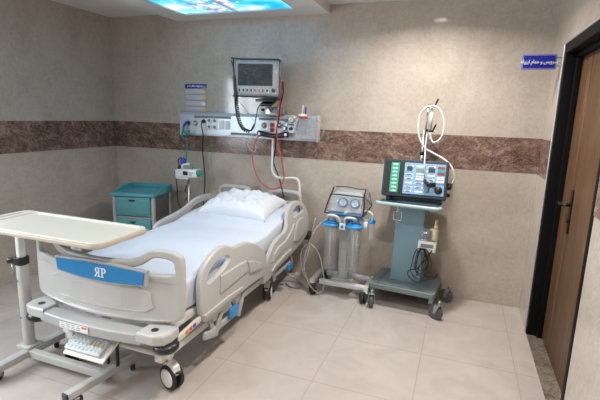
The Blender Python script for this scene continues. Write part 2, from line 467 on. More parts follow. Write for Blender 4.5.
m = MB(); hx, hy, hz = LX, -.825, 1.03
bronze = plain('dark_bronze', (.035, .026, .018), .35, .7)
m.slab([(-.018, -.14), (.018, -.14), (.022, -.10), (.017, 0), (.022, .09), (.010, .14), (-.010, .14), (-.022, .09), (-.017, 0), (-.022, -.10)], [], .010, .003, lambda u, v, w: (hx-.006+w, hy+u, hz+v))
m.cyl((hx-.008, hy, hz+.045), (hx-.05, hy, hz+.045), .011)
m.tube([(hx-.048, hy, hz+.045), (hx-.055, hy+.03, hz+.05), (hx-.052, hy+.08, hz+.035), (hx-.05, hy+.12, hz+.042)], .009)
m.cyl((hx-.008, hy, hz-.06), (hx-.022, hy, hz-.06), .012)
o = m.build('door_handle', bronze); o.parent = leaf; o.location = o.location-leafo
world_box('trim_7', (XR-.002, DY0, 0), (LX+.04, DY1, .006), M['threshold'])
world_box('wall_5', (LX+.06, DY0-.1, 0), (LX+.10, DY1+.1, DH+.1), M['ceil'])
# ================================================================ hospital bed
BX, BYc = -1.82, -1.2
bed = thing('hospital_bed', 'grey-white adjustable hospital bed on casters with moulded side rails and a blue striped footboard', 'bed', (BX, BYc, 0))
PY = -1.0; PA = math.radians(7.5)          # back section hinge and tilt
# --- end boards
half = [(.0, .800), (.14, .806), (.225, .812), (.31, .850), (.375, .880), (.45, .878), (.503, .862), (.528, .825), (.532, .70), (.528, .54), (.515, .505), (.46, .485), (.25, .475), (0, .468)]
outl = half + [(-x, z) for x, z in half[-2:0:-1]]
hole = [(.235, .765), (.30, .790), (.365, .832), (.43, .836), (.478, .820), (.486, .79), (.484, .752), (.40, .745), (.30, .745)]
holem = [(-x, z) for x, z in hole]
def endboard(y0, k, thick, sgn):
    def fn(u, v, w): return (BX+.012+u*.972, y0 + k*u*u + w*sgn + .02*(.8-v)*sgn*-1, v)
    return fn
m = MB(); m.slab(outl, [hole, holem], .042, .012, endboard(-2.255, .26, .04, 1), res=2); fb = m.build('footboard', M['bedgrey'], bed)
# raised lower relief on the footboard
m = MB(); rel = [(-.33, .535), (-.36, .60), (-.28, .675), (.28, .675), (.36, .60), (.33, .535), (0, .525)]
m.slab(rel, [], .010, .004, lambda u, v, w: (BX+.012+u*.972, -2.278+.26*u*u+w, v), res=2, sm=2); m.build('relief', M['bedgrey'], fb)
# blue name strip
def np_fn(off): return lambda u, v, w: (BX+.058+u*.94, -2.292+off+.12*u*u+w, v)
strip = [(-.325, .770), (-.10, .782), (.10, .782), (.325, .770), (.315, .704), (.10, .690), (-.10, .690), (-.315, .704)]
m = MB(); m.slab([(x*1.035, .736+(z-.736)*1.28) for x, z in strip], [], .026, .006, np_fn(.004), res=2, sm=1); m.build('strip_holder', M['bedgrey2'], fb)
m = MB(); m.slab([(x*.985, z) for x, z in strip], [], .006, .001, np_fn(-.011), res=2, sm=1); m.build('blue_strip', M['bedblue'], fb)
# reversed R and P emblem with serifs
def emblem(mb, fn):
    def poly(p, h=()): mb.slab(p, h, .003, .0004, fn, sm=0)
    s = .001
    P_ = [(4, -26), (22, -26), (22, -22), (17, -21), (17, -2), (26, -2), (33, 1), (37, 6), (38, 13), (36, 20), (31, 25), (24, 27), (4, 27), (4, 23), (9, 22), (9, -21), (4, -22)]
    Ph = [(17, 2), (24, 2), (28, 5), (29, 12), (28, 19), (24, 23), (17, 23)]
    poly([(x*s, y*s) for x, y in P_], [[(x*s, y*s) for x, y in Ph]])
    R_ = [(4, -26), (21, -26), (21, -22), (17, -21), (17, -1), (20, -1), (33, -26), (44, -26), (44, -22), (39, -21), (28, -1), (34, 2), (37, 7), (38, 13), (36, 20), (31, 25), (24, 27), (4, 27), (4, 23), (9, 22), (9, -21), (4, -22)]
    poly([(-x*s+.003, y*s) for x, y in R_], [[(-x*s+.003, y*s) for x, y in Ph]])
m = MB(); emblem(m, lambda u, v, w: (BX+.085+u*1.0, -2.306+w, .736+v*.98)); m.build('emblem', M['txt'], fb)
# headboard
m = MB(); hh = [(0, .79), (.06, .80), (.11, .855), (.17, .872), (.34, .875), (.42, .862), (.455, .82), (.46, .65), (.455, .50), (.40, .48), (0, .47)]; ho = hh + [(-x, z) for x, z in hh[-2:0:-1]]; hq = [(.16, .800), (.17, .835), (.36, .838), (.415, .825), (.42, .78), (.30, .765), (.18, .77)]
m.slab(ho, [hq, [(-a, b) for a, b in hq]], .042, .012, lambda u, v, w: (BX-.03+u, -.115-.06*u*u+w, v), res=1); m.build('headboard', M['bedgrey'], bed)
# --- side rails
SX = -1.325 - BX
foot = [(-2.04, .40), (-2.08, .50), (-2.082, .60), (-2.065, .66), (-2.02, .712), (-1.91, .758), (-1.80, .776), (-1.73, .772), (-1.655, .744), (-1.59, .730), (-1.51, .728), (-1.40, .712), (-1.27, .660), (-1.165, .59), (-1.11, .515), (-1.10, .43), (-1.12, .375), (-1.25, .376), (-1.45, .378), (-1.59, .368), (-1.84, .352), (-1.97, .356)]
fhole = [(-1.99, .610), (-1.965, .665), (-1.87, .702), (-1.76, .708), (-1.715, .695), (-1.712, .672), (-1.77, .645), (-1.88, .620)]
foot = [(-1.10+(a+1.10)*.93, b) for a, b in foot]; fhole = [(-1.10+(a+1.10)*.93, b) for a, b in fhole]
head = [(-1.09, .295), (-1.115, .37), (-1.115, .435), (-1.065, .523), (-.96, .594), (-.86, .616), (-.77, .625), (-.70, .66), (-.665, .735), (-.63, .785), (-.53, .829), (-.44, .834), (-.355, .825), (-.24, .785), (-.165, .70), (-.134, .60), (-.155, .50), (-.22, .445), (-.42, .395), (-.707, .350), (-.958, .305), (-1.05, .285)]
hhole = [(-.525, .705), (-.535, .735), (-.50, .765), (-.42, .785), (-.33, .768), (-.285, .735), (-.30, .712), (-.40, .715), (-.47, .71)]
def rail(name, ol, hl, sx, deco):
    f = lambda u, v, w: (BX+sx*(abs(SX)+w-.03*((v-.55)/.25)**2), u, v)
    m = MB(); m.slab(ol, [hl], .036, .012, f, res=1)
    r = m.build(name, M['bedgrey'], bed)
    for (p, th) in deco:
        m = MB(); m.slab(p, [], .022, .007, lambda u, v, w: (BX+sx*(abs(SX)+.0195+w-.03*((v-.55)/.25)**2), u, v), res=1, sm=1)
        m.build('relief', M['bedgrey2'] if th else M['bedgrey'], r)
    return r
fdeco = [([(-1.80, .612), (-1.47, .608), (-1.42, .525), (-1.80, .500)], 0),
         ([(-1.44, .59), (-1.36, .575), (-1.24, .52), (-1.20, .47), (-1.30, .475), (-1.40, .495)], 0),
         ([(-1.98, .43), (-1.70, .44), (-1.50, .43), (-1.50, .405), (-1.72, .40), (-1.97, .395)], 0)]
hdeco = [([(-1.00, .45), (-.985, .51), (-.90, .545), (-.74, .56), (-.62, .61), (-.55, .66), (-.51, .64), (-.60, .56), (-.72, .50), (-.86, .475)], 0),
         ([(-.46, .67), (-.33, .67), (-.24, .60), (-.22, .53), (-.30, .50), (-.46, .47), (-.55, .50), (-.52, .60)], 0),
         ([(-.98, .36), (-.80, .385), (-.62, .415), (-.60, .445), (-.74, .435), (-.95, .40)], 0)]
for sx in (1, -1):
    rail('side_rail', foot, fhole, sx, fdeco)
    if sx > 0: rail('side_rail', head, hhole, sx, hdeco)
    else: rail('side_rail', [(-1.10, .43), (-1.15, .50), (-1.16, .62), (-1.13, .675), (-1.01, .70), (-.846, .722), (-.727, .754), (-.63, .792), (-.53, .812), (-.42, .812), (-.31, .79), (-.22, .72), (-.20, .60), (-.25, .50), (-.42, .45), (-.70, .42), (-.95, .40)],
              [(-.66, .690), (-.62, .722), (-.52, .742), (-.42, .748), (-.33, .738), (-.305, .705), (-.34, .69), (-.50, .685)], sx, hdeco)
    # fold-down linkages under each rail
    m = MB()
    for y in (-1.82, -1.52):
        m.box((BX+sx*.455, y, .30), (.018, .035, .22), .004, RX(.45)); m.box((BX+sx*.47, y+.07, .27), (.018, .035, .16), .004, RX(-.5))
    m.box((BX+sx*.46, -1.68, .235), (.02, .42, .045), .008); m.box((BX+sx*.46, -1.84, .23), (.03, .14, .05), .012, RX(-.3))
    lk = m.build('rail_linkage', M['bedgrey2'], bed)
    m = MB(); m.box((BX+sx*.482, -1.575, .275), (.02, .11, .075), .005); m.build('blue_sticker_block', M['blue'], lk)
    m = MB()
    for y in (-.85, -.45): m.box((BX+sx*.45, y, .33), (.018, .035, .24), .004, RX(.35))
    m.box((BX+sx*.455, -.65, .27), (.02, .35, .04), .008)
    lk = m.build('rail_linkage', M['bedgrey2'], bed)
    m = MB(); m.box((BX+sx*.475, -.52, .25), (.02, .09, .06), .005); m.build('blue_sticker_block', M['blue'], lk)
# --- frame
m = MB()
for sx in (1, -1):
    m.box((BX+sx*.43, -1.55, .445), (.045, 1.30, .05), .006)
    m.box((BX+sx*.43, -.58, .50), (.045, .80, .05), .006, RX(PA))
    m.box((BX+sx*.33, -1.42, .215), (.05, 1.50, .05), .006)
for y in (-2.16, -1.6, -1.02): m.box((BX, y, .445), (.86, .045, .045), .006)
for y in (-.72, -2.10): m.box((BX, y, .215), (.74, .045, .05), .006)
for y, t in ((-1.75, .5), (-1.05, -.5)):
    for sx in (1, -1): m.box((BX+sx*.25, y, .33), (.03, .04, .30), .004, RX(t))
m.box((BX, -1.55, .475), (.84, 1.22, .012), .003); m.box((BX, -.58, .535), (.84, .78, .012), .003, RX(PA))
m.cyl((BX-.05, -1.9, .33), (BX-.05, -1.2, .26), .028); m.box((BX+.05, -1.3, .27), (.22, .26, .10), .015)
for sx in (1, -1): m.box((BX+sx*.36, -.17, .50), (.05, .10, .34), .008)
m.build('frame', M['whitemet'], bed)
# foot end beam with corner caps
m = MB()
bo = [(-.36, .0), (-.18, -.02), (0, -.026), (.18, -.02), (.36, 0), (.36, .085), (-.36, .085)]
m.slab(bo, [], .062, .012, lambda u, v, w: (BX+.015+u*.97, -2.345+v+.0, .422+w), res=0, sm=1)
beam = m.build('foot_beam', M['bedgrey2'], bed)
for sx in (1, -1):
    m = MB(); cp = [(.345, -.004), (.46, -.004), (.515, .02), (.53, .07), (.52, .14), (.48, .16), (.345, .10)]
    if sx < 0: cp = [(-a, b) for a, b in cp[::-1]]
    m.slab(cp, [], .062, .014, lambda u, v, w: (BX+.015+u*.935, -2.345+v, .437+w), res=0, sm=1)
    c = m.build('corner_cap', M['bedgrey'], beam)
    m = MB(); m.cyl((BX+.015+sx*.40, -2.29, .466), (BX+.015+sx*.40, -2.29, .470), .020, n=20); m.build('cap_socket', M['black'], beam)
    m = MB(); m.lathe([(.028, 0), (.056, .004), (.068, .020), (.068, .034), (.056, .048), (.028, .052)], (BX+.02+sx*.45, -2.275, .356), n=28); m.build('bumper_wheel', M['black'], beam)
    m = MB(); m.lathe([(.04, 0), (.058, .006), (.058, .03), (.04, .036)], (BX+sx*.47, -.10, .40), n=24); m.build('bumper_wheel', M['black'], bed)
# rating label on the beam
m = MB(); m.box((BX-.055, -2.3735, .424), (.20, .002, .036)); lb = m.build('rating_label', M['txt'], beam)
m = MB()
for k in range(3):
    for i in range(4): m.box((BX-.13+i*.036, -2.375, .436-.011*k), (.026 if (i+k) % 3 else .012, .001, .003))
m.build('label_print', M['txtgrey'], beam)
m = MB(); m.box((BX+.02, -2.375, .434), (.034, .0012, .011)); m.build('label_mark', M['orange'], beam)
# attendant keypad on its pull-out bracket
kp = Matrix.Rotation(math.radians(27), 3, 'X')
m = MB(); m.box((BX+.0, -2.31, .292), (.28, .16, .014), .006, kp); m.box((BX+.0, -2.235, .360), (.27, .012, .11), .005, RX(-.3)); kb = m.build('keypad_bracket', M['white'], bed)
m = MB(); m.box((BX-.015, -2.315, .308), (.245, .125, .022), .006, kp); m.build('keypad', plain('keypad_grey', (.52, .55, .57), .4), kb)
m = MB()
for i in range(9):
    for j in range(4):
        p = kp @ Vector((-.12+i*.027, -.042+j*.026, .0115)); m.box((BX-.01+p.x, -2.315+p.y, .308+p.z), (.018, .016, .003), .001, kp)
m.build('key_grid', plain('key_grey', (.58, .63, .65), .45), kb)
m = MB()
for i in range(4):
    p = kp @ Vector((.015+i*.027, .0, .0135)); m.box((BX-.01+p.x, -2.315+p.y, .308+p.z), (.012, .03, .003), .001, kp)
m.build('orange_keys', plain('tan_keys', (.45, .30, .16), .5), kb)
m = MB()
for x in (-.03, .04): m.box((BX+x, -2.17, .20), (.012, .02, .20), .003)
m.build('actuator_rods', M['black'], bed)
m = MB(); m.tube([(BX-.40, -2.14, .225), (BX+.40, -2.14, .225)], .014, smooth=0); m.build('brake_bar', M['whitemet'], bed)
# cream flange with coloured stickers beside the right foot corner
m = MB(); m.box((BX+.49, -2.10, .40), (.02, .22, .035), .004, RX(.1)); fl = m.build('side_bracket', M['tray'], bed)
for k, c in enumerate(('orange', 'redhose', 'bluedark')):
    m = MB(); m.box((BX+.5005, -2.13+.035*k, .398+.0035*k), (.002, .026, .02), 0, RX(.1)); m.build('sticker', M[c], fl)
# --- casters
def bed_caster(x, y, a):
    R = RZ(a)
    def T(p): return tuple(Vector((x, y, 0)) + R @ Vector(p))
    m = MB(); m.cyl(T((0, 0, .165)), T((0, 0, .235)), .014)
    m.slab([(-.055, .10), (-.045, .15), (0, .172), (.045, .155), (.062, .10), (.03, .085), (-.02, .085)], [], .052, .01, lambda u, v, w: T((w, u-.015, v)), sm=2)
    c = m.build('caster', M['whitemet'], bed)
    for s in (-1, 1):
        m = MB(); m.lathe([(.050, 0), (.070, .002), (.075, .010), (.070, .020), (.050, .022)], T((s*.026-.011, -.015, .075)), R @ Vector((1, 0, 0)), n=32); m.build('tyre', M['rubber'], c)
        m = MB(); ax = R @ Vector((s, 0, 0)); m.lathe([(.056, 0), (.052, .004), (.012, .007), (.0, .008)], T((s*.036, -.015, .075)), ax, n=28); m.build('wheel_disc', M['white'], c)
    m = MB(); m.box(T((0, -.085, .125)), (.03, .045, .012), .004, R @ RX(-.4)); m.build('brake_pedal', M['black'], c)
bed_caster(BX+.350, -2.09, 1.25); bed_caster(BX+.345, -.72, .32); bed_caster(BX-.365, -2.10, .5); bed_caster(BX-.345, -.72, .3)
m = MB(); m.box((BX+.50, -.13, .45), (.06, .09, .07), .012); m.build('corner_block', M['black'], bed)

# ================================================================ mattress and sheet
def mattress_obj():
    W, Z0, H = .44, .485, .17
    mt = thing('mattress', 'white sheeted mattress lying on the bed, raised a little at the head', 'mattress', (BX, BYc, Z0))
    def shape(off, top):
        bm = bmesh.new(); nx, ny = 28, 60; rings = []
        for j in range(ny+1):
            y = -2.19+off*.0 + j/ny*2.02
            ring = []
            # rounded rectangle cross-section
            N = 44
            for k in range(N):
                a = 2*PI*k/N; ca, sa = math.cos(a), math.sin(a); p = .16
                X = (W+off)*math.copysign(abs(ca)**p, ca); Z = (H/2+off*.6)*math.copysign(abs(sa)**p, sa)
                e = min(j, ny-j)/ny*2.02; sh = min(1, (e/.05)**.5*.35+.65) if e < .05 else 1
                Z = Z*sh; X = X*(1-(1-sh)*.08)
                zz = Z0+H/2+Z
                if top and off > 0:
                    nz = noise.noise(Vector((X*3+3, y*2.2, 1.3)))*.009 + noise.noise(Vector((X*9, y*6, 4)))*.005
                    zz += nz
                    if abs(ca) > .8: X += noise.noise(Vector((y*9, Z*5, 2)))*.008
                yy = y
                if y > PY:
                    d = y-PY; t = min(1, d/.15); s = math.sin(PA)*t; yy = PY+d*math.cos(PA*t)+ (-(zz-.47))*s*1.0*.6; zz = zz + d*s
                ring.append(bm.verts.new((BX+X, yy, zz)))
            rings.append(ring)
        for A, B in zip(rings, rings[1:]):
            for k in range(len(A)): bm.faces.new((A[k], A[(k+1) % len(A)], B[(k+1) % len(A)], B[k])).smooth = True
        bm.faces.new(rings[0]); bm.faces.new(rings[-1])
        return bm
    m = MB(); m.bm.free(); m.bm = shape(0, False); m.build('mattress_core', plain('mattress_vinyl', (.30, .33, .38), .6), mt)
    m = MB(); m.bm.free(); m.bm = shape(.012, True); m.build('fitted_sheet', M['sheet'], mt)
    return mt
mattress_obj()
# pillow
def pillow_obj():
    bm = bmesh.new(); n = 40; L, Wd, T = .335, .225, .115
    grid = {}
    for s in (1, -1):
        for i in range(n+1):
            for j in range(n+1):
                u = i/n*2-1; v = j/n*2-1
                edge = (1-abs(u)**3.2)*(1-abs(v)**3.2)
                h = T*max(0, edge)**.42
                x = u*L*(1-.07*(1-abs(v)**2)*abs(u)**4 if True else 1); y = v*Wd*(1-.09*(1-abs(u)**2)*abs(v)**4)
                x *= 1+.04*abs(v)**6; y *= 1+.05*abs(u)**6
                if 0 < i < n and 0 < j < n:
                    q = Vector((u*2.3+.4, v*1.7, .5))
                    h += .034*edge*noise.noise(q*1.6) + .040*edge*abs(noise.noise(Vector((u*4+v*2, v*3-u*2, 2.1)))) + .014*noise.noise(Vector((u*10+v*4, v*6, 7)))*edge
                    z = s*h if s > 0 else -h*.42
                else: z = 0
                if s < 0 and (i in (0, n) or j in (0, n)): grid[(s, i, j)] = grid[(1, i, j)]
                else: grid[(s, i, j)] = bm.verts.new((x, y, z))
    for s in (1, -1):
        for i in range(n):
            for j in range(n):
                q = [grid[(s, i, j)], grid[(s, i+1, j)], grid[(s, i+1, j+1)], grid[(s, i, j+1)]]
                f = bm.faces.new(q if s > 0 else q[::-1]); f.smooth = True
    R = RZ(math.radians(-2)) @ RX(PA+.06)
    c = Vector((BX-.005, -.52, .745))
    for v in bm.verts: v.co = c + R @ v.co
    m = MB(); m.bm.free(); m.bm = bm
    tag(m.build('pillow', M['pillow']), 'crumpled white cotton pillow at the head of the bed', 'pillow')
pillow_obj()

# ================================================================ overbed table
TB = thing('overbed_table', 'cream overbed table on a wheeled grey H-shaped base reaching over the foot of the bed', 'table', (-2.42, -2.2, 0))
tx0, tx1, ty0, ty1, tz = -2.56, -1.60, -2.45, -2.06, .925
def rr(x0, x1, y0, y1, r, k=5):
    o = []
    for cx, cy, a in ((x1-r, y1-r, 0), (x0+r, y1-r, PI/2), (x0+r, y0+r, PI), (x1-r, y0+r, 1.5*PI)):
        for i in range(k+1): o.append((cx+r*math.cos(a+i*PI/2/k), cy+r*math.sin(a+i*PI/2/k)))
    return o
hdl = rr(tx0+.035, tx0+.062, ty0+.06, ty1-.06, .013, 3)
m = MB(); m.slab(rr(tx0, tx1, ty0, ty1, .055), [hdl], .022, .006, lambda u, v, w: (u, v, tz+w), sm=0); top = m.build('table_top', M['trayedge'], TB)
m = MB(); m.slab(rr(tx0+.004, tx1-.004, ty0+.004, ty1-.004, .052), [rr(tx0+.10, tx1-.03, ty0+.028, ty1-.028, .035), hdl], .014, .005, lambda u, v, w: (u, v, tz+.015+w), sm=0); m.build('raised_rim', M['tray'], top)
m = MB(); m.slab(rr(tx0+.095, tx1-.025, ty0+.024, ty1-.024, .035), [], .004, .001, lambda u, v, w: (u, v, tz+.0125+w), sm=0); m.build('laminate', M['tray'], top)
m = MB(); m.box((tx0+.0485, (ty0+ty1)/2, tz-.002), (.025, ty1-ty0-.13, .006), .002); m.build('handle_inlay', M['blue'], top)
m = MB(); m.box((-2.30, -2.22, tz-.022), (.42, .05, .022), .006); m.box((-2.46, -2.2, tz-.03), (.10, .12, .035), .01); m.build('top_bracket', M['whitemet'], TB)
m = MB(); m.slab(rr(-2.484, -2.436, -2.222, -2.178, .018, 4), [], .46, .002, lambda u, v, w: (u, v, .68+w), sm=0); m.build('inner_column', M['whitemet'], TB)
m = MB(); m.slab(rr(-2.492, -2.428, -2.232, -2.168, .026, 4), [], .58, .003, lambda u, v, w: (u, v, .36+w), sm=0); oc = m.build('outer_column', M['bedgrey'], TB)
m = MB(); m.slab(rr(-2.497, -2.423, -2.237, -2.163, .026, 4), [], .05, .006, lambda u, v, w: (u, v, .665+w), sm=0); m.cyl((-2.49, -2.21, .665), (-2.535, -2.235, .663), .016, .020, bev=.005); m.build('clamp_knob', M['black'], TB)
m = MB(); m.tube([(-2.52, -2.215, .64), (-2.525, -2.22, .56)], .006, smooth=0); m.build('release_lever', M['steel'], TB)
m = MB()
m.cyl((-2.468, -2.234, .54), (-2.468, -2.239, .54), .006, n=10); m.build('column_screw', M['blue'], oc)
m = MB(); m.cyl((-2.468, -2.234, .30), (-2.468, -2.239, .30), .006, n=10); m.build('column_screw', M['blue'], oc)
m = MB()
m.box((-2.135, -2.235, .076), (.60, .042, .046), .004)
m.box((-2.425, -2.24, .078), (.055, .50, .042), .004, RZ(0)); m.box((-1.815, -2.245, .078), (.043, .47, .042), .004, RZ(-.13))
m.box((-2.46, -2.2, .10), (.11, .10, .03), .008)
bs = m.build('base_frame', M['bedgrey'], TB)
m = MB(); m.box((-1.845, -2.484, .078), (.045, .012, .044), .004, RZ(-.13)); m.build('end_cap', M['black'], bs)
m = MB(); m.box((-2.425, -2.494, .078), (.057, .012, .044), .004); m.build('end_cap', M['black'], bs)
def small_caster(par, x, y, a, r=.030, top=.06, mt='rubber'):
    R = RZ(a)
    def T(p): return tuple(Vector((x, y, 0)) + R @ Vector(p))
    m = MB(); m.cyl(T((0, 0, top-.012)), T((0, 0, top)), .012); m.box(T((0, .006, top-.016)), (.034, .03, .006), .002, R)
    for s in (-1, 1): m.slab([(-.010, top-.014), (.020, top-.014), (.016, r-.006), (.008, r-.008)], [], .003, .0008, lambda u, v, w: T((s*.016+w, u, v)), sm=0)
    c = m.build('caster', M['steel'], par)
    m = MB(); m.lathe([(r*.6, 0), (r*.93, .001), (r, .005), (r, .017), (r*.93, .021), (r*.6, .022)], T((-.011, .012, r)), R @ Vector((1, 0, 0)), n=24); m.build('wheel', M[mt], c)
for x, y, a in ((-2.425, -2.04, .6), (-2.425, -2.44, .3), (-1.78, -2.05, 1.0), (-1.84, -2.43, -.4)): small_caster(TB, x, y, a)

# ================================================================ bedside cabinet
CA = math.radians(12); CO = Vector((-3.035, -.42, 0))
CB = thing('bedside_cabinet', 'teal and grey plastic bedside locker with drawers in the left corner', 'cabinet', CO)
def CT(p): return tuple(CO + RZ(CA) @ Vector(p))
cw, cdp, ch = .44, .40, .765
m = MB()
for sx in (-1, 1):
    m.box(CT((sx*(cw/2-.016), -cdp/2+.02, ch/2+.02)), (.032, .04, ch-.04), .008, RZ(CA)); m.box(CT((sx*(cw/2-.016), cdp/2-.02, ch/2+.02)), (.032, .04, ch-.04), .008, RZ(CA))
m.box(CT((0, -cdp/2+.022, .05)), (cw-.06, .03, .03), .004, RZ(CA)); m.box(CT((0, -cdp/2+.022, .315)), (cw-.06, .03, .02), .004, RZ(CA)); m.box(CT((0, -cdp/2+.022, .535)), (cw-.06, .03, .02), .004, RZ(CA))
m.build('corner_posts', M['cabgrey'], CB)
m = MB()
for sx in (-1, 1):
    m.box(CT((sx*(cw/2-.018), 0, ch/2+.02)), (.014, cdp-.07, ch-.06), .003, RZ(CA))
    for z in (.20, .42, .64): m.box(CT((sx*(cw/2-.012), 0, z)), (.014, cdp-.11, .17), .005, RZ(CA))
m.box(CT((0, cdp/2-.02, ch/2+.02)), (cw-.06, .014, ch-.06), .003, RZ(CA))
m.build('side_panels', M['cabdark'], CB)
for k, (z0, z1) in enumerate(((.555, .745), (.335, .525), (.065, .305))):
    m = MB(); m.box(CT((0, -cdp/2+.005, (z0+z1)/2)), (cw-.075, .035, z1-z0), .008, RZ(CA)); m.box(CT((0, -cdp/2-.012, (z0+z1)/2)), (cw-.12, .012, z1-z0-.045), .005, RZ(CA))
    d = m.build('drawer' if k < 2 else 'lower_door', M['teal'], CB)
    m = MB(); m.slab([(-.035, .010), (.035, .010), (.028, -.004), (0, -.010), (-.028, -.004)], [], .008, .002, lambda u, v, w: CT((u, -cdp/2-.020+w, z1-.032+v)), sm=1); m.build('handle', M['black'], d)
m = MB(); m.slab([(-cw/2-.01, -cdp/2-.02), (cw/2+.01, -cdp/2-.02), (cw/2+.01, cdp/2+.01), (-cw/2-.01, cdp/2+.01)], [], .03, .008, lambda u, v, w: CT((u, v, ch+w)), sm=0)
tp = m.build('top_tray', M['teal2'], CB)
m = MB()
for sx in (-1, 1):
    m.slab([(-cdp/2-.015, 0), (-cdp/2+.05, .010), (-.02, .052), (cdp/2+.005, .056), (cdp/2+.005, 0)], [], .016, .005, lambda u, v, w: CT((sx*(cw/2+.002)+w, u, ch+.008+v)), sm=0)
m.box(CT((0, cdp/2, ch+.036)), (cw, .016, .056), .005, RZ(CA)); m.box(CT((0, -cdp/2-.010, ch+.016)), (cw-.01, .014, .012), .004, RZ(CA))
m.build('rim', M['teal2'], tp)
for a, b in ((-1, -1), (1, -1), (-1, 1), (1, 1)):
    m = MB(); m.cyl(CT((a*(cw/2-.03), b*(cdp/2-.03), .0)), CT((a*(cw/2-.03), b*(cdp/2-.03), .045)), .016, .018); m.build('foot', M['black'], CB)
def at(px, py, y):
    """point of the wall-parallel plane at depth y that the lens sees at a picture position"""
    f = 434.4787
    d = fw + (px-300)/f*r2 - (py-200)/f*u2
    return Vector((0, -4.0, 1.5888)) + d*((y+4.0)/d.y)
# ================================================================ head wall rail unit
RU = thing('bed_head_unit', 'long pale metal service rail with sockets and gas outlets mounted across the brown tile belt', 'wall unit', (-2.045, 0, 1.345))
ru0, ru1, rz0, rz1, ry = -2.80, -1.285, 1.348, 1.588, -.072
m = MB()
prof = [(0, rz0), (ry+.012, rz0), (ry, rz0+.02), (ry, rz1-.03), (ry+.02, rz1), (0, rz1)]
a = [m.bm.verts.new((ru0, y-.0005, z)) for y, z in prof]; b = [m.bm.verts.new((ru1, y-.0005, z)) for y, z in prof]
m.bm.faces.new(a); m.bm.faces.new(b[::-1])
for k in range(len(prof)): m.bm.faces.new((a[k], b[k], b[(k+1) % 6], a[(k+1) % 6]))
body = m.build('housing', M['rail'], RU)
for s, x in ((-1, ru0-.004), (1, ru1+.004)):
    m = MB(); m.box((x, ry/2-.002, (rz0+rz1)/2), (.010, -ry+.006, rz1-rz0+.008), .003); m.build('end_cap', M['sucwhite'], RU)
for x0, x1, z in ((-2.63, -2.20, rz1-.045), (-1.89, -1.58, rz1-.045), (-2.20, -1.91, rz0+.038)):
    m = MB(); m.box(((x0+x1)/2, ry-.001, z), (x1-x0, .006, .024), .002); m.build('lamp_slot', M['raildark'], RU)
m = MB(); m.box(((ru0+ru1)/2, ry-.002, rz0+.012), (ru1-ru0-.02, .004, .005)); m.build('edge_bead', M['steel'], RU)
for x, z in ((-2.70, 1.478), (-2.615, 1.475), (-1.83, 1.48), (-1.668, 1.49)):
    m = MB(); m.lathe([(.030, 0), (.030, .006), (.024, .010), (.021, .010), (.019, .004), (.0, .004)], (x, ry, z), (0, -1, 0), 26); g = m.build('gas_outlet', M['steel'], RU)
    m = MB(); m.cyl((x, ry-.003, z), (x, ry-.018, z), .010, .007, 14); m.build('valve', M['white'], g)
for x in (-2.45, -2.385):
    for z in (1.508, 1.443):
        m = MB(); m.box((x, ry-.003, z), (.056, .010, .052), .006); g = m.build('power_socket', M['white'], RU)
        m = MB(); m.cyl((x, ry-.0082, z), (x, ry-.0088, z), .017, n=18); m.build('socket_face', M['raildark'], g)
for x in (-2.305, -2.235):
    m = MB(); m.box((x, ry-.003, 1.468), (.055, .010, .085), .006); g = m.build('switch_plate', M['white'], RU)
    m = MB(); m.box((x, ry-.010, 1.468), (.022, .008, .042), .003, RX(.1)); m.build('rocker', M['txt'], g)
for z in (1.489, 1.443):
    m = MB(); m.box((-1.742, ry-.003, z), (.046, .010, .040), .004); g = m.build('red_socket', M['red'], RU); g['label'] = 'red emergency power socket'
    m = MB(); m.box((-1.742, ry-.0085, z), (.018, .002, .014)); m.build('socket_slot', M['black'], g)
# black plug and its cord
pl = thing('power_cord', 'black plug and cord hanging from the left end of the service rail', 'cable', (-2.52, ry-.01, 1.50))
m = MB(); m.cyl((-2.515, ry-.002, 1.498), (-2.515, ry-.04, 1.496), .022, .014, bev=.003); m.build('plug', M['black'], pl)
m = MB(); m.tube([(-2.515, ry-.03, 1.49), (-2.515, ry-.05, 1.46), at(203, 135, -.10), at(202.5, 150, -.05), at(204, 165, -.04), at(205, 180, -.04), at(204, 196, -.05), at(203, 210, -.05)], .006); m.build('cord', M['black'], pl)
m = MB(); m.tube([(-2.40, ry-.002, 1.36), at(212, 137, -.03), at(213, 146, -.02), at(211, 160, -.02), at(213, 176, -.02), at(214, 190, -.03)], .0022)
tag(m.build('thin_wire', M['txtgrey']), 'thin grey wire drooping down the wall below the sockets', 'cable')
# oxygen hose
ox = thing('oxygen_hose', 'green hose with blue connector hanging from the left end of the service rail', 'hose', (-2.72, -.08, 1.45))
m = MB(); m.cyl((-2.70, ry-.012, 1.478), (-2.70, ry-.06, 1.475), .018, .016, bev=.003); m.cyl((-2.70, ry-.045, 1.478), (-2.73, ry-.05, 1.44), .015, .012); m.build('blue_connector', M['bluedark'], ox)
m = MB()
m.tube([(-2.725, ry-.05, 1.45), at(183, 131, -.12), at(182, 135, -.13), at(185, 139, -.13), at(188, 134, -.14), at(189.5, 130, -.12)], .009)
m.tube([at(184, 131, -.12), at(187, 137, -.12), at(187, 148, -.12), at(186, 158, -.16), at(185.5, 164, -.22)], .008); m.build('hose', M['green'], ox)
m = MB(); m.cyl(at(186.2, 137, -.125), at(186.4, 140, -.125), .0115); m.build('orange_clip', M['orange'], ox)
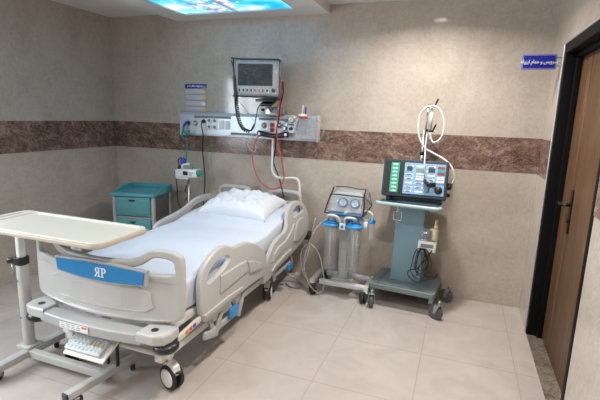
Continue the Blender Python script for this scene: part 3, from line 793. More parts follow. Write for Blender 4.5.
# patient info board
bd = thing('information_board', 'small wall board with a blue header and four pale rows with yellow tabs', 'sign', (-2.65, 0, 1.58))
m = MB(); m.box((-2.652, -.005, 1.853), (.262, .008, .042), .002); h = m.build('header', M['signblue'], bd)
m = MB()
for k in range(9):
    wdt = (.012, .018, .009, .02, .014, .01, .019, .012, .015)[k]; m.box((-2.745+k*.021, -.0095, 1.853+(.002 if k % 2 else -.001)), (wdt, .001, .008 if k % 3 else .013))
m.build('header_lettering', M['txt'], h)
for k in range(4):
    z = 1.800-.061*k
    m = MB(); m.box((-2.662, -.0045, z), (.240, .007, .052), .002); r = m.build('card_row', M['lav'], bd)
    m = MB(); m.box((-2.553, -.0095, z-.004), (.044, .004, .030), .001); t = m.build('tab', M['txt'] if k == 2 else M['yellow'], r)
# ================================================================ monitor
MX0, MX1, MZ0, MZ1, MYf = -1.992, -1.602, 1.752, 2.048, -.37
mo = thing('patient_monitor', 'grey patient monitor with a dark screen wrapped in crinkled clear film above the bed', 'monitor', ((MX0+MX1)/2, -.27, MZ0))
cx, cz = (MX0+MX1)/2, (MZ0+MZ1)/2
m = MB(); m.box((cx, MYf+.075, cz), (MX1-MX0, .15, MZ1-MZ0), .016); m.box((cx+.03, MYf+.165, cz), (.30, .05, .24), .02); m.build('body', plain('monitor_shell', (.55, .56, .55), .4), mo)
m = MB(); m.slab(rr(MX0+.01, MX1-.005, MZ0+.01, MZ1-.01, .018, 3), [rr(MX0+.024, MX1-.050, MZ0+.084, MZ1-.022, .006, 2)], .014, .004, lambda u, v, w: (u, MYf-.004+w, v), sm=0); bz = m.build('bezel', plain('bezel_grey', (.60, .61, .61), .4), mo)
m = MB(); m.box(((MX0+MX1)/2-.013, MYf-.002, (MZ0+MZ1)/2+.031), (MX1-MX0-.074, .006, MZ1-MZ0-.106)); m.build('screen', M['screen'], mo)
for k in range(8):
    m = MB(); m.box((MX0+.040+k*.036, MYf-.013, MZ0+.046), (.024, .006, .042), .002); bt = m.build('button', M['txt'], mo)
    m = MB(); m.box((MX0+.040+k*.036, MYf-.0165, MZ0+.044), (.014, .0015, .024)); m.build('button_icon', M['orange'] if k in (4, 5) else M['black'], bt)
m = MB(); m.lathe([(.018, 0), (.018, .012), (.012, .018), (0, .018)], (MX1-.040, MYf-.010, MZ0+.046), (0, -1, 0), 22); m.build('dial', M['black'], mo)
m = MB()
for z in (1.80, 1.86, 1.92): m.cyl((MX1-.002, MYf+.06, z), (MX1+.014, MYf+.06, z), .012, n=12)
m.build('side_connector', M['txtgrey'], mo)
# crinkled film with black edge tape
def film(x0, x1, y0, y1, z0, z1, amp, seed):
    bm = bmesh.new(); bmesh.ops.create_cube(bm, size=1)
    bmesh.ops.subdivide_edges(bm, edges=list(bm.edges), cuts=22, use_grid_fill=True)
    for v in bm.verts:
        p = v.co.copy(); q = Vector((p.x*7+seed, p.y*6, p.z*7))
        n = noise.noise(q)*amp + abs(noise.noise(q*2.1))*amp*.8
        v.co = Vector(((x0+x1)/2+p.x*(x1-x0), (y0+y1)/2+p.y*(y1-y0), (z0+z1)/2+p.z*(z1-z0))) + p.normalized()*n
    for f in bm.faces: f.smooth = False
    m = MB(); m.bm.free(); m.bm = bm; return m
m = film(MX0-.008, MX1+.010, MYf-.034, MYf+.19, MZ0-.008, MZ1+.008, .013, 3.3); fl = m.build('clear_film', M['wrap'], mo)
m = MB(); e = .014
m.tube([(MX0-e, MYf-.03, MZ1+e), (MX0-.003, MYf-.034, cz), (MX0+.0, MYf-.03, MZ0-e*.7), (cx, MYf-.033, MZ0-e), (MX1+.0, MYf-.03, MZ0-e)], .0065, smooth=0)
m.tube([(MX0-.03, MYf-.035, MZ1+e+.006), (MX0+.05, MYf-.03, MZ1+e), (cx, MYf-.03, MZ1+e), (MX1+.006, MYf-.03, MZ1+e), (MX1+.02, MYf-.0, MZ1+.004)], .0075, smooth=0)
m.tube([(MX1+e, MYf-.03, MZ1+e), (MX1+e, MYf-.03, MZ0-.01)], .004, smooth=0)
m.build('black_edging', M['black'], fl)
mo.rotation_euler = (0, 0, math.radians(14))
# bracket
br = thing('monitor_bracket', 'metal bracket with black tilt plate holding the monitor over the service rail', 'bracket', (-1.72, -.1, 1.50))
m = MB(); m.box((-1.715, -.25, 1.720), (.16, .20, .022), .005, RX(.10)); m.box((-1.715, -.235, 1.695), (.11, .14, .03), .01, RX(.35)); m.build('tilt_plate', M['black'], br)
m = MB(); m.tube([(-1.715, -.24, 1.68), (-1.715, -.16, 1.62), (-1.715, -.13, 1.60)], .018, n=12); m.box((-1.715, -.125, 1.618), (.14, .09, .075), .008); m.box((-1.715, -.06, 1.62), (.20, .07, .05), .006); m.build('arm', M['steel'], br)
m = MB(); m.cyl((-1.80, -.14, 1.63), (-1.83, -.15, 1.63), .014, .012, 12); m.build('locking_knob', M['black'], br)
m = MB(); m.box((-1.69, -.1725, 1.62), (.05, .004, .04)); m.build('plate_label', M['txtgrey'], br)
# coiled black lead
def coil(pts, R, r, turns, sub=12):
    P = catmull(pts, 8); out = []; N = turns*sub
    L = [0]
    for a, b in zip(P, P[1:]): L.append(L[-1]+(b-a).length)
    for i in range(N+1):
        s = L[-1]*i/N; k = 0
        while k < len(L)-2 and L[k+1] < s: k += 1
        t = (s-L[k])/max(1e-9, L[k+1]-L[k]); c = P[k].lerp(P[k+1], t); d = (P[k+1]-P[k]).normalized()
        sd = d.cross(Vector((0, 1, .01))).normalized(); u = sd.cross(d)
        a = 2*PI*i/sub; out.append(c+R*(math.cos(a)*sd+math.sin(a)*u))
    return out
Y = -.42
cl = thing('coiled_lead', 'black coiled lead looping down from the left side of the monitor', 'cable', at(234, 64, Y))
m = MB(); m.tube(coil([at(234, 76, Y), at(235.5, 90, Y), at(236.5, 104, Y), at(239, 120, Y+.05), at(243.5, 129, Y+.08), at(249.5, 131.5, Y+.1)], .015, .0038, 30), .0062, n=5, smooth=1); m.build('coil', M['black'], cl)
m = MB(); m.tube([at(231, 60, Y+.02), at(233, 66, Y), at(234, 77, Y)], .005)
m.tube([at(249, 131.5, Y+.1), at(253.5, 128, Y+.1), at(256, 118, -.30), at(258, 108, -.29), at(264, 101, -.28)], .005); m.build('lead_ends', M['black'], cl)
m = MB(); m.cyl(at(251, 131, Y+.095), at(254.5, 124, Y+.11), .010, .008); m.build('handset_grip', M['black'], cl)
m = MB(); m.sphere(at(233, 96, -.42), .010); m.cyl(at(233, 96, -.42), at(236, 97, -.40), .005); tag(m.build('clip', M['orange']), 'small orange-red clip on the lower left corner of the monitor', 'clip')
m = MB(); m.tube([at(236, 98, -.38), at(243, 106, -.34), at(250, 116, -.22), at(256, 126, -.14), at(250, 138, -.1), at(248, 146, -.08), at(254, 152, -.08), at(256, 146, -.08), at(251, 137, -.1)], .0025)
tag(m.build('thin_tube', M['hosewhite']), 'thin white tube crossing behind the coiled lead and looping under the service rail', 'tube')
# red and black leads on the right
m = MB(); m.tube([at(280.5, 79, -.26), at(281, 92, -.24), at(279, 108, -.20), at(277.5, 122, -.16), at(277, 137, -.14), at(279, 148, -.12), at(282, 162, -.12), at(284, 177, -.12), at(280, 187, -.13), at(271, 189, -.14), at(263, 184, -.14), at(257, 176, -.14), at(253, 163, -.14), at(253, 151, -.14), at(256, 140, -.14), at(262, 131, -.12)], .0055)
tag(m.build('red_lead', M['redhose']), 'red lead looping from the monitor down towards the pillow', 'cable')
m = MB(); m.tube([at(283, 82, -.25), at(283, 94, -.24), at(280, 106, -.20), at(278.5, 120, -.16), at(276, 136, -.13), at(275.5, 150, -.07), at(273.5, 162, -.07), at(278, 175, -.08), at(281, 185, -.12), at(284, 198, -.16)], .007)
m.tube([at(282, 82, -.22), at(281, 96, -.2), at(279.5, 112, -.18), at(276.5, 128, -.12)], .005)
tag(m.build('black_lead', M['black']), 'thick black lead running from the monitor down behind the headboard', 'cable')
# white bent pipe hanger with black handle
hg = thing('bent_pipe_arm', 'white bent pipe arm hanging below a black crossbar at the service rail', 'bracket', (-1.72, -.11, .85))
m = MB(); m.tube([(-1.718, -.10, 1.40), at(272.5, 150, -.1), at(272, 165, -.1), at(272.5, 171, -.1), at(276, 176.5, -.1), at(283, 178, -.1), at(294, 178, -.1), at(298, 180, -.1), at(299.5, 185, -.1), at(299.5, 200, -.1)], .0115, n=12, smooth=5); m.build('pipe', M['whitemet'], hg)
m = MB(); m.tube([at(259, 133.5, -.11), at(263, 133.7, -.12), at(269, 135.5, -.12), at(276, 136, -.12), at(283, 135, -.12), at(288, 134.5, -.11)], lambda t: .022+.010*abs(2*t-1)**2, n=12); hb = m.build('crossbar', M['black'], hg)
for px, py in ((260.5, 133.6), (286.5, 134.6)):
    p = at(px, py, -.11); m = MB(); m.cyl(p, p+Vector((0, -.034, 0)), .017, .015, 16, bev=.003); m.build('bar_knob', M['txt'], hb)
# vacuum regulator and wall suction jar
vr = thing('vacuum_regulator', 'white vacuum regulator with a round gauge at the right end of the service rail', 'gauge', (-1.53, -.1, 1.43))
m = MB(); m.slab(rr(-1.565, -1.485, 1.42, 1.585, .03, 4), [], .045, .008, lambda u, v, w: (u, -.097+w, v), sm=0); m.build('body', M['white'], vr)
m = MB(); m.lathe([(.034, 0), (.034, .018), (.029, .022), (0, .022)], (-1.525, -.118, 1.548), (0, -1, 0), 26); g = m.build('gauge', M['sucwhite'], vr)
m = MB(); m.lathe([(.031, 0), (.031, .002), (.026, .002), (.026, 0)], (-1.525, -.140, 1.548), (0, -1, 0), 26, False); m.box((-1.525, -.141, 1.548), (.030, .002, .004), 0, RY(-.8)); m.build('dial_marks', M['txtgrey'], g)
m = MB(); m.box((-1.525, -.122, 1.500), (.05, .006, .014), .002); m.build('blue_tag', M['bluedark'], vr)
m = MB(); m.cyl((-1.528, -.118, 1.463), (-1.528, -.148, 1.463), .017, .014, 18, bev=.002); m.build('control_knob', M['black'], vr)
m = MB(); m.cyl((-1.575, -.085, 1.50), (-1.575, -.13, 1.50), .016); m.cyl((-1.60, -.085, 1.46), (-1.60, -.12, 1.46), .014); m.build('side_valve', M['steel'], vr)
m = MB(); m.cyl((-1.475, -.12, 1.425), (-1.465, -.12, 1.465), .010); m.build('blue_nozzle', M['blue'], vr)
sj = thing('wall_suction_jar', 'clear suction jar with red lid ring in a plastic bag beside the regulator', 'jar', (-1.40, -.11, 1.40))
m = MB(); m.lathe([(.040, 0), (.045, .006), (.045, .150), (.048, .155)], (-1.415, -.125, 1.41), n=28, cap=False); m.lathe([(.0, .001), (.040, .001)], (-1.415, -.125, 1.41), n=28, cap=False); m.build('jar', M['clear'], sj)
m = MB(); m.lathe([(.050, 0), (.050, .014), (.046, .018)], (-1.415, -.125, 1.562), n=28); m.build('red_ring', M['red'], sj)
m = MB(); m.lathe([(.046, 0), (.044, .016), (.030, .026), (0, .028)], (-1.415, -.125, 1.578), n=28); m.build('cap', M['white'], sj)
m = MB(); m.tube([(-1.42, -.125, 1.60), (-1.412, -.125, 1.685)], .007, smooth=0); m.tube([(-1.43, -.15, 1.595), (-1.45, -.175, 1.54), (-1.47, -.17, 1.45), (-1.46, -.13, 1.43)], .006); m.build('white_tube', M['hosewhite'], sj)
m = MB(); m.cyl((-1.385, -.125, 1.60), (-1.383, -.125, 1.665), .007); m.build('blue_stem', M['bluedark'], sj)
m = film(-1.46, -1.275, -.185, -.075, 1.375, 1.560, .007, 9.1); m.build('plastic_bag', M['bag'], sj)
m = MB(); m.tube([at(316, 120, -.09), at(321, 124, -.09), at(324, 130, -.09), at(322, 137, -.09), at(317, 140, -.1), at(312, 138, -.12), at(309, 135, -.13)], .004); m.build('clear_tube', M['tube'], sj)
# ================================================================ infusion pump on its stand
st = thing('pump_stand', 'slim steel pole stand between the locker and the head of the bed', 'stand', (-2.60, -.24, 0))
m = MB(); m.cyl((-2.60, -.24, .06), (-2.60, -.24, 1.02), .0125, n=14); m.build('pole', M['steel'], st)
m = MB()
for k in range(5):
    a = 2*PI*k/5+.5; m.tube([(-2.60, -.24, .075), (-2.60+.10*math.cos(a), -.24+.10*math.sin(a), .07), (-2.60+.17*math.cos(a), -.24+.17*math.sin(a), .058)], .011)
m.build('foot_star', M['steel'], st)
for k in range(5):
    a = 2*PI*k/5+.5; small_caster(st, -2.60+.17*math.cos(a), -.24+.17*math.sin(a), a, .022, .055)
pu = thing('syringe_pump', 'white syringe pump with green handle and clamp fixed on the steel pole', 'pump', (-2.58, -.29, .92))
pc = Vector((-2.57, -.29, .980))
m = MB(); m.box(pc, (.25, .09, .082), .012, RY(-.05)); m.box(pc+Vector((-.05, 0, -.048)), (.15, .07, .03), .008); m.build('body', M['white'], pu)
m = MB(); m.box(pc+Vector((.0, -.047, .004)), (.055, .006, .040), .003); m.build('display', M['screen'], pu)
m = MB()
for k in range(5): m.box(pc+Vector((.048+(k % 3)*.02, -.047, .012-.02*(k//3))), (.012, .004, .010), .001)
m.build('keys', M['txtgrey'], pu)
m = MB(); m.tube([pc+Vector((-.075, 0, .035)), pc+Vector((-.062, 0, .078)), pc+Vector((0, 0, .092)), pc+Vector((.05, 0, .082)), pc+Vector((.062, 0, .035))], .010, n=10); hd = m.build('carry_handle', M['white'], pu)
m = MB(); m.tube([pc+Vector((.03, 0, .089)), pc+Vector((.05, 0, .082)), pc+Vector((.061, 0, .045))], .0115, n=10); m.build('green_grip', M['green'], hd)
m = MB(); m.lathe([(.024, 0), (.032, .006), (.032, .026), (.020, .034), (0, .034)], pc+Vector((.145, -.01, .012)), (0, -1, 0), 20); m.box(pc+Vector((.118, -.01, .008)), (.03, .05, .06), .008); m.build('green_clamp', M['green'], pu)
m = MB(); m.box(pc+Vector((-.128, -.01, .0)), (.02, .06, .035), .005); m.build('green_end', M['green'], pu)
m = MB(); m.cyl(pc+Vector((-.09, -.01, .04)), pc+Vector((-.09, -.01, .075)), .020, .016); m.build('black_knob', M['black'], pu)
m = MB(); m.slab([(-.022, -.03), (.012, -.035), (.026, .0), (.02, .03), (-.012, .035), (-.028, .01)], [], .035, .010, lambda u, v, w: (pc.x-.062+u, pc.y+.01+w, pc.z+.115+v)); m.build('blue_plug', M['bluedark'], pu)
m = MB(); m.tube([pc+Vector((-.09, -.01, .07)), pc+Vector((-.11, -.01, .11)), pc+Vector((-.09, .0, .15)), pc+Vector((-.06, .01, .14))], .006); m.build('short_lead', M['black'], pu)
m = MB(); m.tube([pc+Vector((-.125, 0, -.01)), pc+Vector((-.14, -.005, -.08)), pc+Vector((-.135, 0, -.17)), pc+Vector((-.13, .0, -.30)), pc+Vector((-.10, .01, -.38))], .0055)
m.tube([pc+Vector((-.03, .05, -.04)), pc+Vector((-.035, .05, -.10)), pc+Vector((-.06, .05, -.16)), pc+Vector((-.075, .05, -.20)), pc+Vector((-.05, .05, -.22)), pc+Vector((-.04, .05, -.26)), pc+Vector((-.08, .05, -.30))], .0055)
m.build('hanging_leads', M['black'], pu)
# ================================================================ suction machine
SM = thing('suction_machine', 'mobile suction machine with two tall clear jars and blue lids under a clear dust cover', 'medical machine', (-.90, -.33, 0))
m = MB()
m.box((-.89, -.40, .112), (.42, .05, .045), .01); m.box((-.89, -.16, .112), (.42, .05, .045), .01)
for s in (-1, 1): m.slab([(-.19, .05), (-.13, .035), (.13, .035), (.19, .05), (.15, .10), (-.15, .10)] if False else [(-.17, .075), (.17, .075), (.15, .132), (-.15, .132)], [], .045, .01, lambda u, v, w: (-.915+s*.222+w+s*.03*(abs(u)/.17), -.28+u, v), sm=1)
m.build('base_frame', M['sucwhite'], SM)
m = MB(); m.box((-.905, -.30, .41), (.095, .05, .56), .01); m.box((-.905, -.30, .135), (.20, .14, .02), .006); pst = m.build('support_column', M['suc'], SM)
m = MB()
for k in range(6): m.box((-.905, -.326, .40-.014*k), (.055 if k % 2 else .04, .002, .004))
m.build('column_print', M['sucwhite'], pst)
for x, y, a in ((-1.145, -.455, .7), (-.682, -.47, .5), (-1.13, -.12, .2), (-.68, -.12, -.4)):
    def T(p, x=x, y=y, a=a): return tuple(Vector((x, y, 0)) + RZ(a) @ Vector(p))
    m = MB(); m.cyl(T((0, -.01, .06)), T((0, -.01, .10)), .012); m.box(T((0, 0, .088)), (.05, .05, .012), .004, RZ(a)); c = m.build('caster', M['black'], SM)
    for s in (-1, 1):
        m = MB(); m.lathe([(.026, 0), (.042, .001), (.045, .006), (.042, .018), (.020, .021)], T((s*.004, -.008, .045)), RZ(a) @ Vector((s, 0, 0)), 26); m.build('wheel', M['rubber'], c)
for jx, jz in ((-1.005, .262), (-.795, .262)):
    m = MB(); m.lathe([(0, .003), (.050, .003), (.056, .012), (.060, .395), (.064, .400)], (jx, -.44, jz), n=32, cap=False);
    j = m.build('collection_jar', M['clear'], SM)
    m = MB(); m.lathe([(.076, 0), (.079, .004), (.079, .016), (.062, .022), (.045, .034), (.0, .036)], (jx, -.44, jz+.398), n=32)
    for a in range(12): m.box((jx+.070*math.cos(a*PI/6), -.44+.070*math.sin(a*PI/6), jz+.407), (.012, .008, .016), .002, RZ(a*PI/6))
    m.cyl((jx-.025, -.45, jz+.43), (jx-.025, -.45, jz+.462), .011); m.cyl((jx+.03, -.44, jz+.43), (jx+.03, -.44, jz+.455), .014)
    m.build('blue_lid', M['blue'], j)
    m = MB()
    for k in range(9): m.box((jx+.006, -.501, jz+.05+.036*k), (.020 if k % 2 else .012, .0015, .002))
    m.build('graduation', M['sucwhite'], j)
    m = MB(); m.cyl((jx+.0, -.44, jz+.03), (jx+.0, -.44, jz+.40), .008); m.build('inner_float_tube', M['sucwhite'], j)
    m = MB(); m.box((jx, -.37, jz+.36), (.10, .03, .02), .004); m.box((jx+(.05 if jx < -.9 else -.03), -.34, jz+.36), (.05, .05, .02), .003); m.build('jar_holder', M['sucwhite'], SM)
m = MB(); m.box((-.895, -.445, .662), (.055, .05, .06), .008); sw = m.build('changeover_valve', M['white'], SM)
m = MB(); m.lathe([(.013, 0), (.013, .010), (0, .010)], (-.895, -.471, .662), (0, -1, 0), 18); m.build('valve_knob', M['blue'], sw)
for pts in ([(-1.03, -.45, .72), (-1.02, -.485, .752), (-.965, -.505, .762), (-.925, -.485, .735), (-.915, -.45, .68)], [(-.875, -.45, .68), (-.87, -.485, .735), (-.83, -.505, .755), (-.785, -.485, .745), (-.775, -.44, .715)],
            [(-.905, -.44, .70), (-.90, -.45, .75), (-.87, -.44, .785), (-.83, -.42, .79)]):
    m = MB(); m.tube(pts, .0105, n=10); m.build('connecting_hose', M['hosewhite'], SM)
m = MB(); m.slab([(-1.035, .745), (-.73, .745), (-.73, .772), (-1.035, .772)], [], .24, .008, lambda u, v, w: (u, -.35+w, v), sm=0); m.build('blue_base_tray', M['blue'], SM)
prof = [(-1.035, .780), (-.735, .780), (-.738, .86), (-.748, .935), (-.77, .95), (-.985, .95), (-1.010, .93), (-1.030, .85)]
m = MB(); m.slab(prof, [], .20, .015, lambda u, v, w: (u, -.345+w+(v-.775)*.28, v), sm=1); hs = m.build('pump_housing', M['suc'], SM)
for gx in (-.908, -.803):
    gp = (gx, -.343-.10+(.862-.775)*.28-.004, .862)
    m = MB(); m.lathe([(.042, 0), (.042, .014), (.034, .020), (.030, .014)], gp, (0, -1, .28), 28, True); g = m.build('gauge_ring' if gx < -.85 else 'control_dial', M['blue'], hs)
    m = MB(); q = (gp[0], gp[1]-.012, gp[2]+.004); m.lathe([(.031, 0), (.031, .003), (0, .003)], q, (0, -1, .28), 24); m.build('gauge_face', M['txt'], g)
    m = MB(); m.box((q[0], q[1]-.005, q[2]+.002), (.034, .003, .004), 0, RY(.8)); m.build('pointer', M['red'] if gx < -.85 else M['suc'], g)
# clear cover with black piping and its spread right flap
def cyf(v): return (v-.775)*.24
cv = [(-1.052, .776), (-.72, .768), (-.72, .84), (-.73, .93), (-.738, .962), (-.99, .975), (-1.012, .968), (-1.035, .87)]
m = MB(); m.slab(cv, [], .25, .004, lambda u, v, w: (u, -.345+w+cyf(v)*(1 if w < 0 else .3), v+.006*math.sin(u*40)), sm=1, res=1); cvr = m.build('dust_cover', M['cover'], SM)
m = MB(); fy = -.475
m.tube([(-1.056, fy, .772), (-1.037, fy+.02, .86), (-1.004, fy+.045, .965), (-.997, fy+.05, .995)], .006, smooth=3)
m.tube([(-1.056, fy, .772), (-.90, fy, .762), (-.722, fy, .766)], .005, smooth=3)
m.tube([(-.722, fy, .766), (-.718, fy+.02, .85), (-.728, fy+.04, .93), (-.72, fy+.06, .985)], .006, smooth=3)
m.tube([(-1.022, fy+.03, .930), (-.95, fy+.03, .935), (-.80, fy+.03, .930), (-.724, fy+.035, .928)], .005, smooth=3)
m.tube([(-1.00, fy+.12, .985), (-.90, fy+.13, .990), (-.78, fy+.12, .978), (-.72, fy+.10, .985)], .004, smooth=3)
m.build('black_piping', M['black'], cvr)
m = MB()
a, b, c, d, e2 = Vector((-.715, -.47, .785)), Vector((-.725, -.43, .93)), Vector((-.71, -.30, .95)), Vector((-.668, -.37, .85)), Vector((-.71, -.28, .78))
for tri in ((a, d, b), (b, d, c), (c, d, e2), (e2, d, a)):
    vs = [m.bm.verts.new(p) for p in tri]; m.bm.faces.new(vs)
bmesh.ops.remove_doubles(m.bm, verts=m.bm.verts, dist=1e-5)
m.build('cover_flap', M['cover'], cvr)
m = MB(); m.tube([a, d], .004, smooth=0); m.tube([b, d], .003, smooth=0); m.tube([e2, d, c], .003, smooth=0); m.build('flap_piping', M['black'], cvr)
# small side jar with its hose and white box
m = MB(); m.lathe([(0, .002), (.020, .002), (.025, .012), (.025, .15)], (-.655, -.40, .555), n=22, cap=False); sjj = m.build('small_jar', M['clear'], SM)
m = MB(); m.lathe([(.029, 0), (.031, .004), (.031, .020), (.012, .030), (.010, .048), (0, .048)], (-.655, -.40, .702), n=22); m.cyl((-.675, -.40, .735), (-.635, -.40, .735), .006); m.build('blue_lid', M['blue'], sjj)
m = MB(); m.box((-.705, -.40, .685), (.035, .035, .055), .004); m.box((-.77, -.33, .705), (.16, .012, .02), .003); m.build('side_holder', M['white'], SM)
m = MB(); m.tube([(-.655, -.40, .745), (-.655, -.41, .785), (-.69, -.41, .805), (-.73, -.40, .80), (-.76, -.39, .79)], .009, n=10); m.build('side_hose', M['hosewhite'], SM)
m = MB(); m.tube([(-1.03, -.46, .725), at(318, 226, -.48), at(312, 236, -.50), at(306, 252, -.50), at(304, 266, -.50), at(308, 282, -.50), at(315, 291, -.50), at(321, 292, -.50), at(324, 284, -.50), at(322, 266, -.49), at(318, 252, -.48), at(310, 244, -.48), at(302, 250, -.45), at(301, 264, -.44), at(305, 276, -.42), at(312, 284, -.42)], .006, n=8)
m.build('suction_tubing', M['tube'], SM)
# ================================================================ ventilator on its cart
CR = math.radians(-5)
VC = thing('ventilator_cart', 'blue-grey wheeled cart with a broad column and low base plate', 'trolley', (-.33, -.25, 0))
VO = Vector((-.342, -.262, 0))
def V(p): return tuple(VO + RZ(CR) @ Vector(p))
m = MB(); m.slab(rr(-.278, .272, -.225, .215, .02, 3), [], .045, .006, lambda u, v, w: V((u, v, .174+w)), sm=0); bp = m.build('base_plate', M['cartd'], VC)
m = MB(); m.box(V((-.205, 0, .1975)), (.004, .43, .003), 0, RZ(CR)); m.box(V((0, -.20, .1975)), (.50, .004, .003), 0, RZ(CR)); m.build('plate_seam', M['black'], bp)
m = MB(); m.box(V((-.245, -.0, .13)), (.035, .42, .05), .006, RZ(CR)); m.box(V((.245, -.0, .13)), (.035, .42, .05), .006, RZ(CR)); m.box(V((0, .16, .13)), (.46, .03, .04), .006, RZ(CR)); m.build('under_frame', M['cart'], VC)
m = MB(); m.slab([(-.140, .19), (.128, .19), (.120, .50), (.122, .875), (-.125, .875), (-.130, .50)], [], .17, .012, lambda u, v, w: V((u+.0, .035+w, v)), sm=1); m.build('column', M['cart'], VC)
m = MB(); m.box(V((.01, .04, .905)), (.46, .34, .03), .010, RZ(CR)); m.tube([V((-.228, -.13, .905)), V((-.240, -.20, .905)), V((-.225, -.248, .905)), V((0, -.252, .905)), V((.235, -.248, .905)), V((.250, -.20, .905)), V((.24, -.10, .905))], .016, n=12); m.box(V((0, -.18, .900)), (.46, .15, .022), .006, RZ(CR)); m.build('top_shelf', plain('shelf_pale_blue', (.33, .43, .46), .35), VC)
def cart_caster(x, y, a, r=.060, tp=.165):
    R = RZ(CR+a)
    def T(p): return tuple(Vector(V((x, y, 0))) + R @ Vector(p))
    m = MB(); m.cyl(T((0, -.03, tp-.04)), T((0, -.03, tp)), .013)
    for s in (-1, 1): m.slab([(-.045, tp-.035), (.0, tp-.035), (.012, r-.008), (-.012, r-.008)], [], .004, .001, lambda u, v, w: T((s*.024+w, u, v)), sm=1)
    m.box(T((0, -.025, tp-.037)), (.052, .045, .006), .002, R); m.cyl(T((-.024, 0, r)), T((.024, 0, r)), .006)
    c = m.build('caster', M['steel'], VC)
    m = MB(); m.lathe([(.018, 0), (.030, .004), (.040, .002), (r-.003, -.002), (r, .004), (r, .026), (r-.003, .032), (.040, .030), (.030, .024), (.018, .028)], T((-.014, 0, r)), R @ Vector((1, 0, 0)), 30); m.build('wheel', M['greyrub'], c)
cart_caster(-.235, -.265, .30); cart_caster(.295, -.235, 1.05); cart_caster(.325, .150, 1.2); cart_caster(-.265, .185, .5)
# console
VE = thing('ventilator_console', 'dark ventilator console with green and light blue control panel on the cart', 'ventilator', (-.325, -.42, .925))
tilt = RX(math.radians(-14)); VP = Vector((-.326, -.46, 1.122))
CWD, CHT = .505, .300
def K(u, v, w): return tuple(VP + tilt @ Vector((u*CWD, -w, v*CHT)))      # u, v in -.5...5, w towards viewer
m = MB(); m.slab(rr(-.5*CWD, .5*CWD, -.5*CHT, .5*CHT, .012, 3), [], .115, .006, lambda u, v, w: tuple(VP + tilt @ Vector((u, w+.055, v))), sm=0)
m.box(tuple(VP+Vector((0, .12, -.01))), (.44, .13, .25), .012, tilt)
for x in (-.2, .2): m.box((VP.x+x, VP.y+.05, .945), (.04, .04, .05), .004)
m.box((VP.x, VP.y+.12, .945), (.36, .12, .045), .004)
cs = m.build('casing', M['navy'], VE)
def chip(mb, u0, u1, v0, v1, w=.006, d=.003): mb.box(K((u0+u1)/2, (v0+v1)/2, w), ((u1-u0)*CWD, d, (v1-v0)*CHT), 0, tilt)
m = MB(); chip(m, -.47, .485, -.44, .44, .003, .004); m.build('black_fascia', M['black'], VE)
m = MB(); chip(m, -.375, -.245, -.40, .40); gp = m.build('green_strip', M['pgreen'], VE)
m = MB()
for k in range(8):
    v = .36-.102*k; chip(m, -.350, -.275, v-.026, v+.012, .008, .002)
m.build('strip_labels', M['txt'], gp)
m = MB()
for k in range(8):
    v = .36-.102*k; chip(m, -.345, -.285, v-.012, v-.004, .0095, .001)
    chip(m, -.35, -.335, v+.004, v+.012, .0095, .001)
m.build('strip_print', M['txtgrey'], gp)
m = MB(); chip(m, -.165, .455, -.415, .415); bp = m.build('blue_control_panel', M['panelblue'], VE)
m = MB()
for c, (ua, ub) in enumerate(((-.135, -.03), (.015, .14), (.185, .30))):
    for k in range(7):
        v = .34-.112*k
        if c == 1 and k in (1, 2): continue
        if c == 2 and k > 3: continue
        chip(m, ua, ub, v-.030, v+.012, .008, .002)
        m.mi = 1
        if (k+c) % 3 != 1: chip(m, ua+.012, ub-.02, v-.024, v-.002, .0095, .001)
        m.mi = 2; chip(m, ua, ua+(ub-ua)*.7, v+.022, v+.032, .008, .001); m.mi = 0
m.build('button_labels', [M['txt'], M['navy'], M['txtgrey']], bp)
m = MB(); chip(m, .01, .15, .185, .265, .009, .003); m.build('lcd_display', M['lcd'], bp)
m = MB(); chip(m, -.13, -.04, .20, .31, .009, .003); m.build('dark_display', M['navy'], bp)
m = MB(); chip(m, .20, .30, .19, .30, .009, .003); m.build('dark_display', M['navy'], bp)
for v in (.33, .25, .17):
    m = MB(); chip(m, .335, .445, v-.035, v+.025, .009, .003); m.build('red_display', M['redled'] if v != .25 else M['pgreen'], bp)
for k in range(2):
    for i in range(2):
        m = MB(); chip(m, .335+i*.06, .385+i*.06, .01-.085*k, .075-.085*k, .011, .007); m.build('soft_key', M['txt'], bp)
for j in range(3):
    for i in range(3):
        m = MB(); chip(m, .025+i*.042, .055+i*.042, .105-.07*j, .145-.07*j, .010, .006); m.build('keypad_key', M['txt'], bp)
m = MB(); m.lathe([(.030, 0), (.030, .006), (.024, .010), (.022, .026), (.018, .030), (0, .030)], K(.375, -.27, .004), tilt @ Vector((0, -1, 0)), 28); m.build('rotary_knob', M['black'], bp)
m = MB(); m.lathe([(.022, 0), (.020, .018), (0, .018)], K(.20, -.28, .004), tilt @ Vector((0, -1, 0)), 22); m.build('indicator_socket', M['txtgrey'], bp)
m = MB(); m.cyl((VP.x+.5*CWD-.005, VP.y+.06, 1.07), (VP.x+.5*CWD+.03, VP.y+.06, 1.07), .030, .026, bev=.004); m.cyl((VP.x+.5*CWD-.005, VP.y+.06, 1.00), (VP.x+.5*CWD+.025, VP.y+.06, 1.00), .016); m.build('side_port', M['black'], VE)
m = MB(); pts = [K(.16, -.02, .02), K(.18, -.10, .035), K(.24, -.12, .05), K(.31, -.14, .035)]
m.tube(pts, .012, n=10); m.tube([K(.22, -.16, .012), K(.22, -.13, .04), K(.28, -.20, .035)], .013, n=10); m.tube([K(.30, -.08, .03), K(.31, -.19, .03)], .014, n=10); m.build('hose_connector', M['black'], VE)
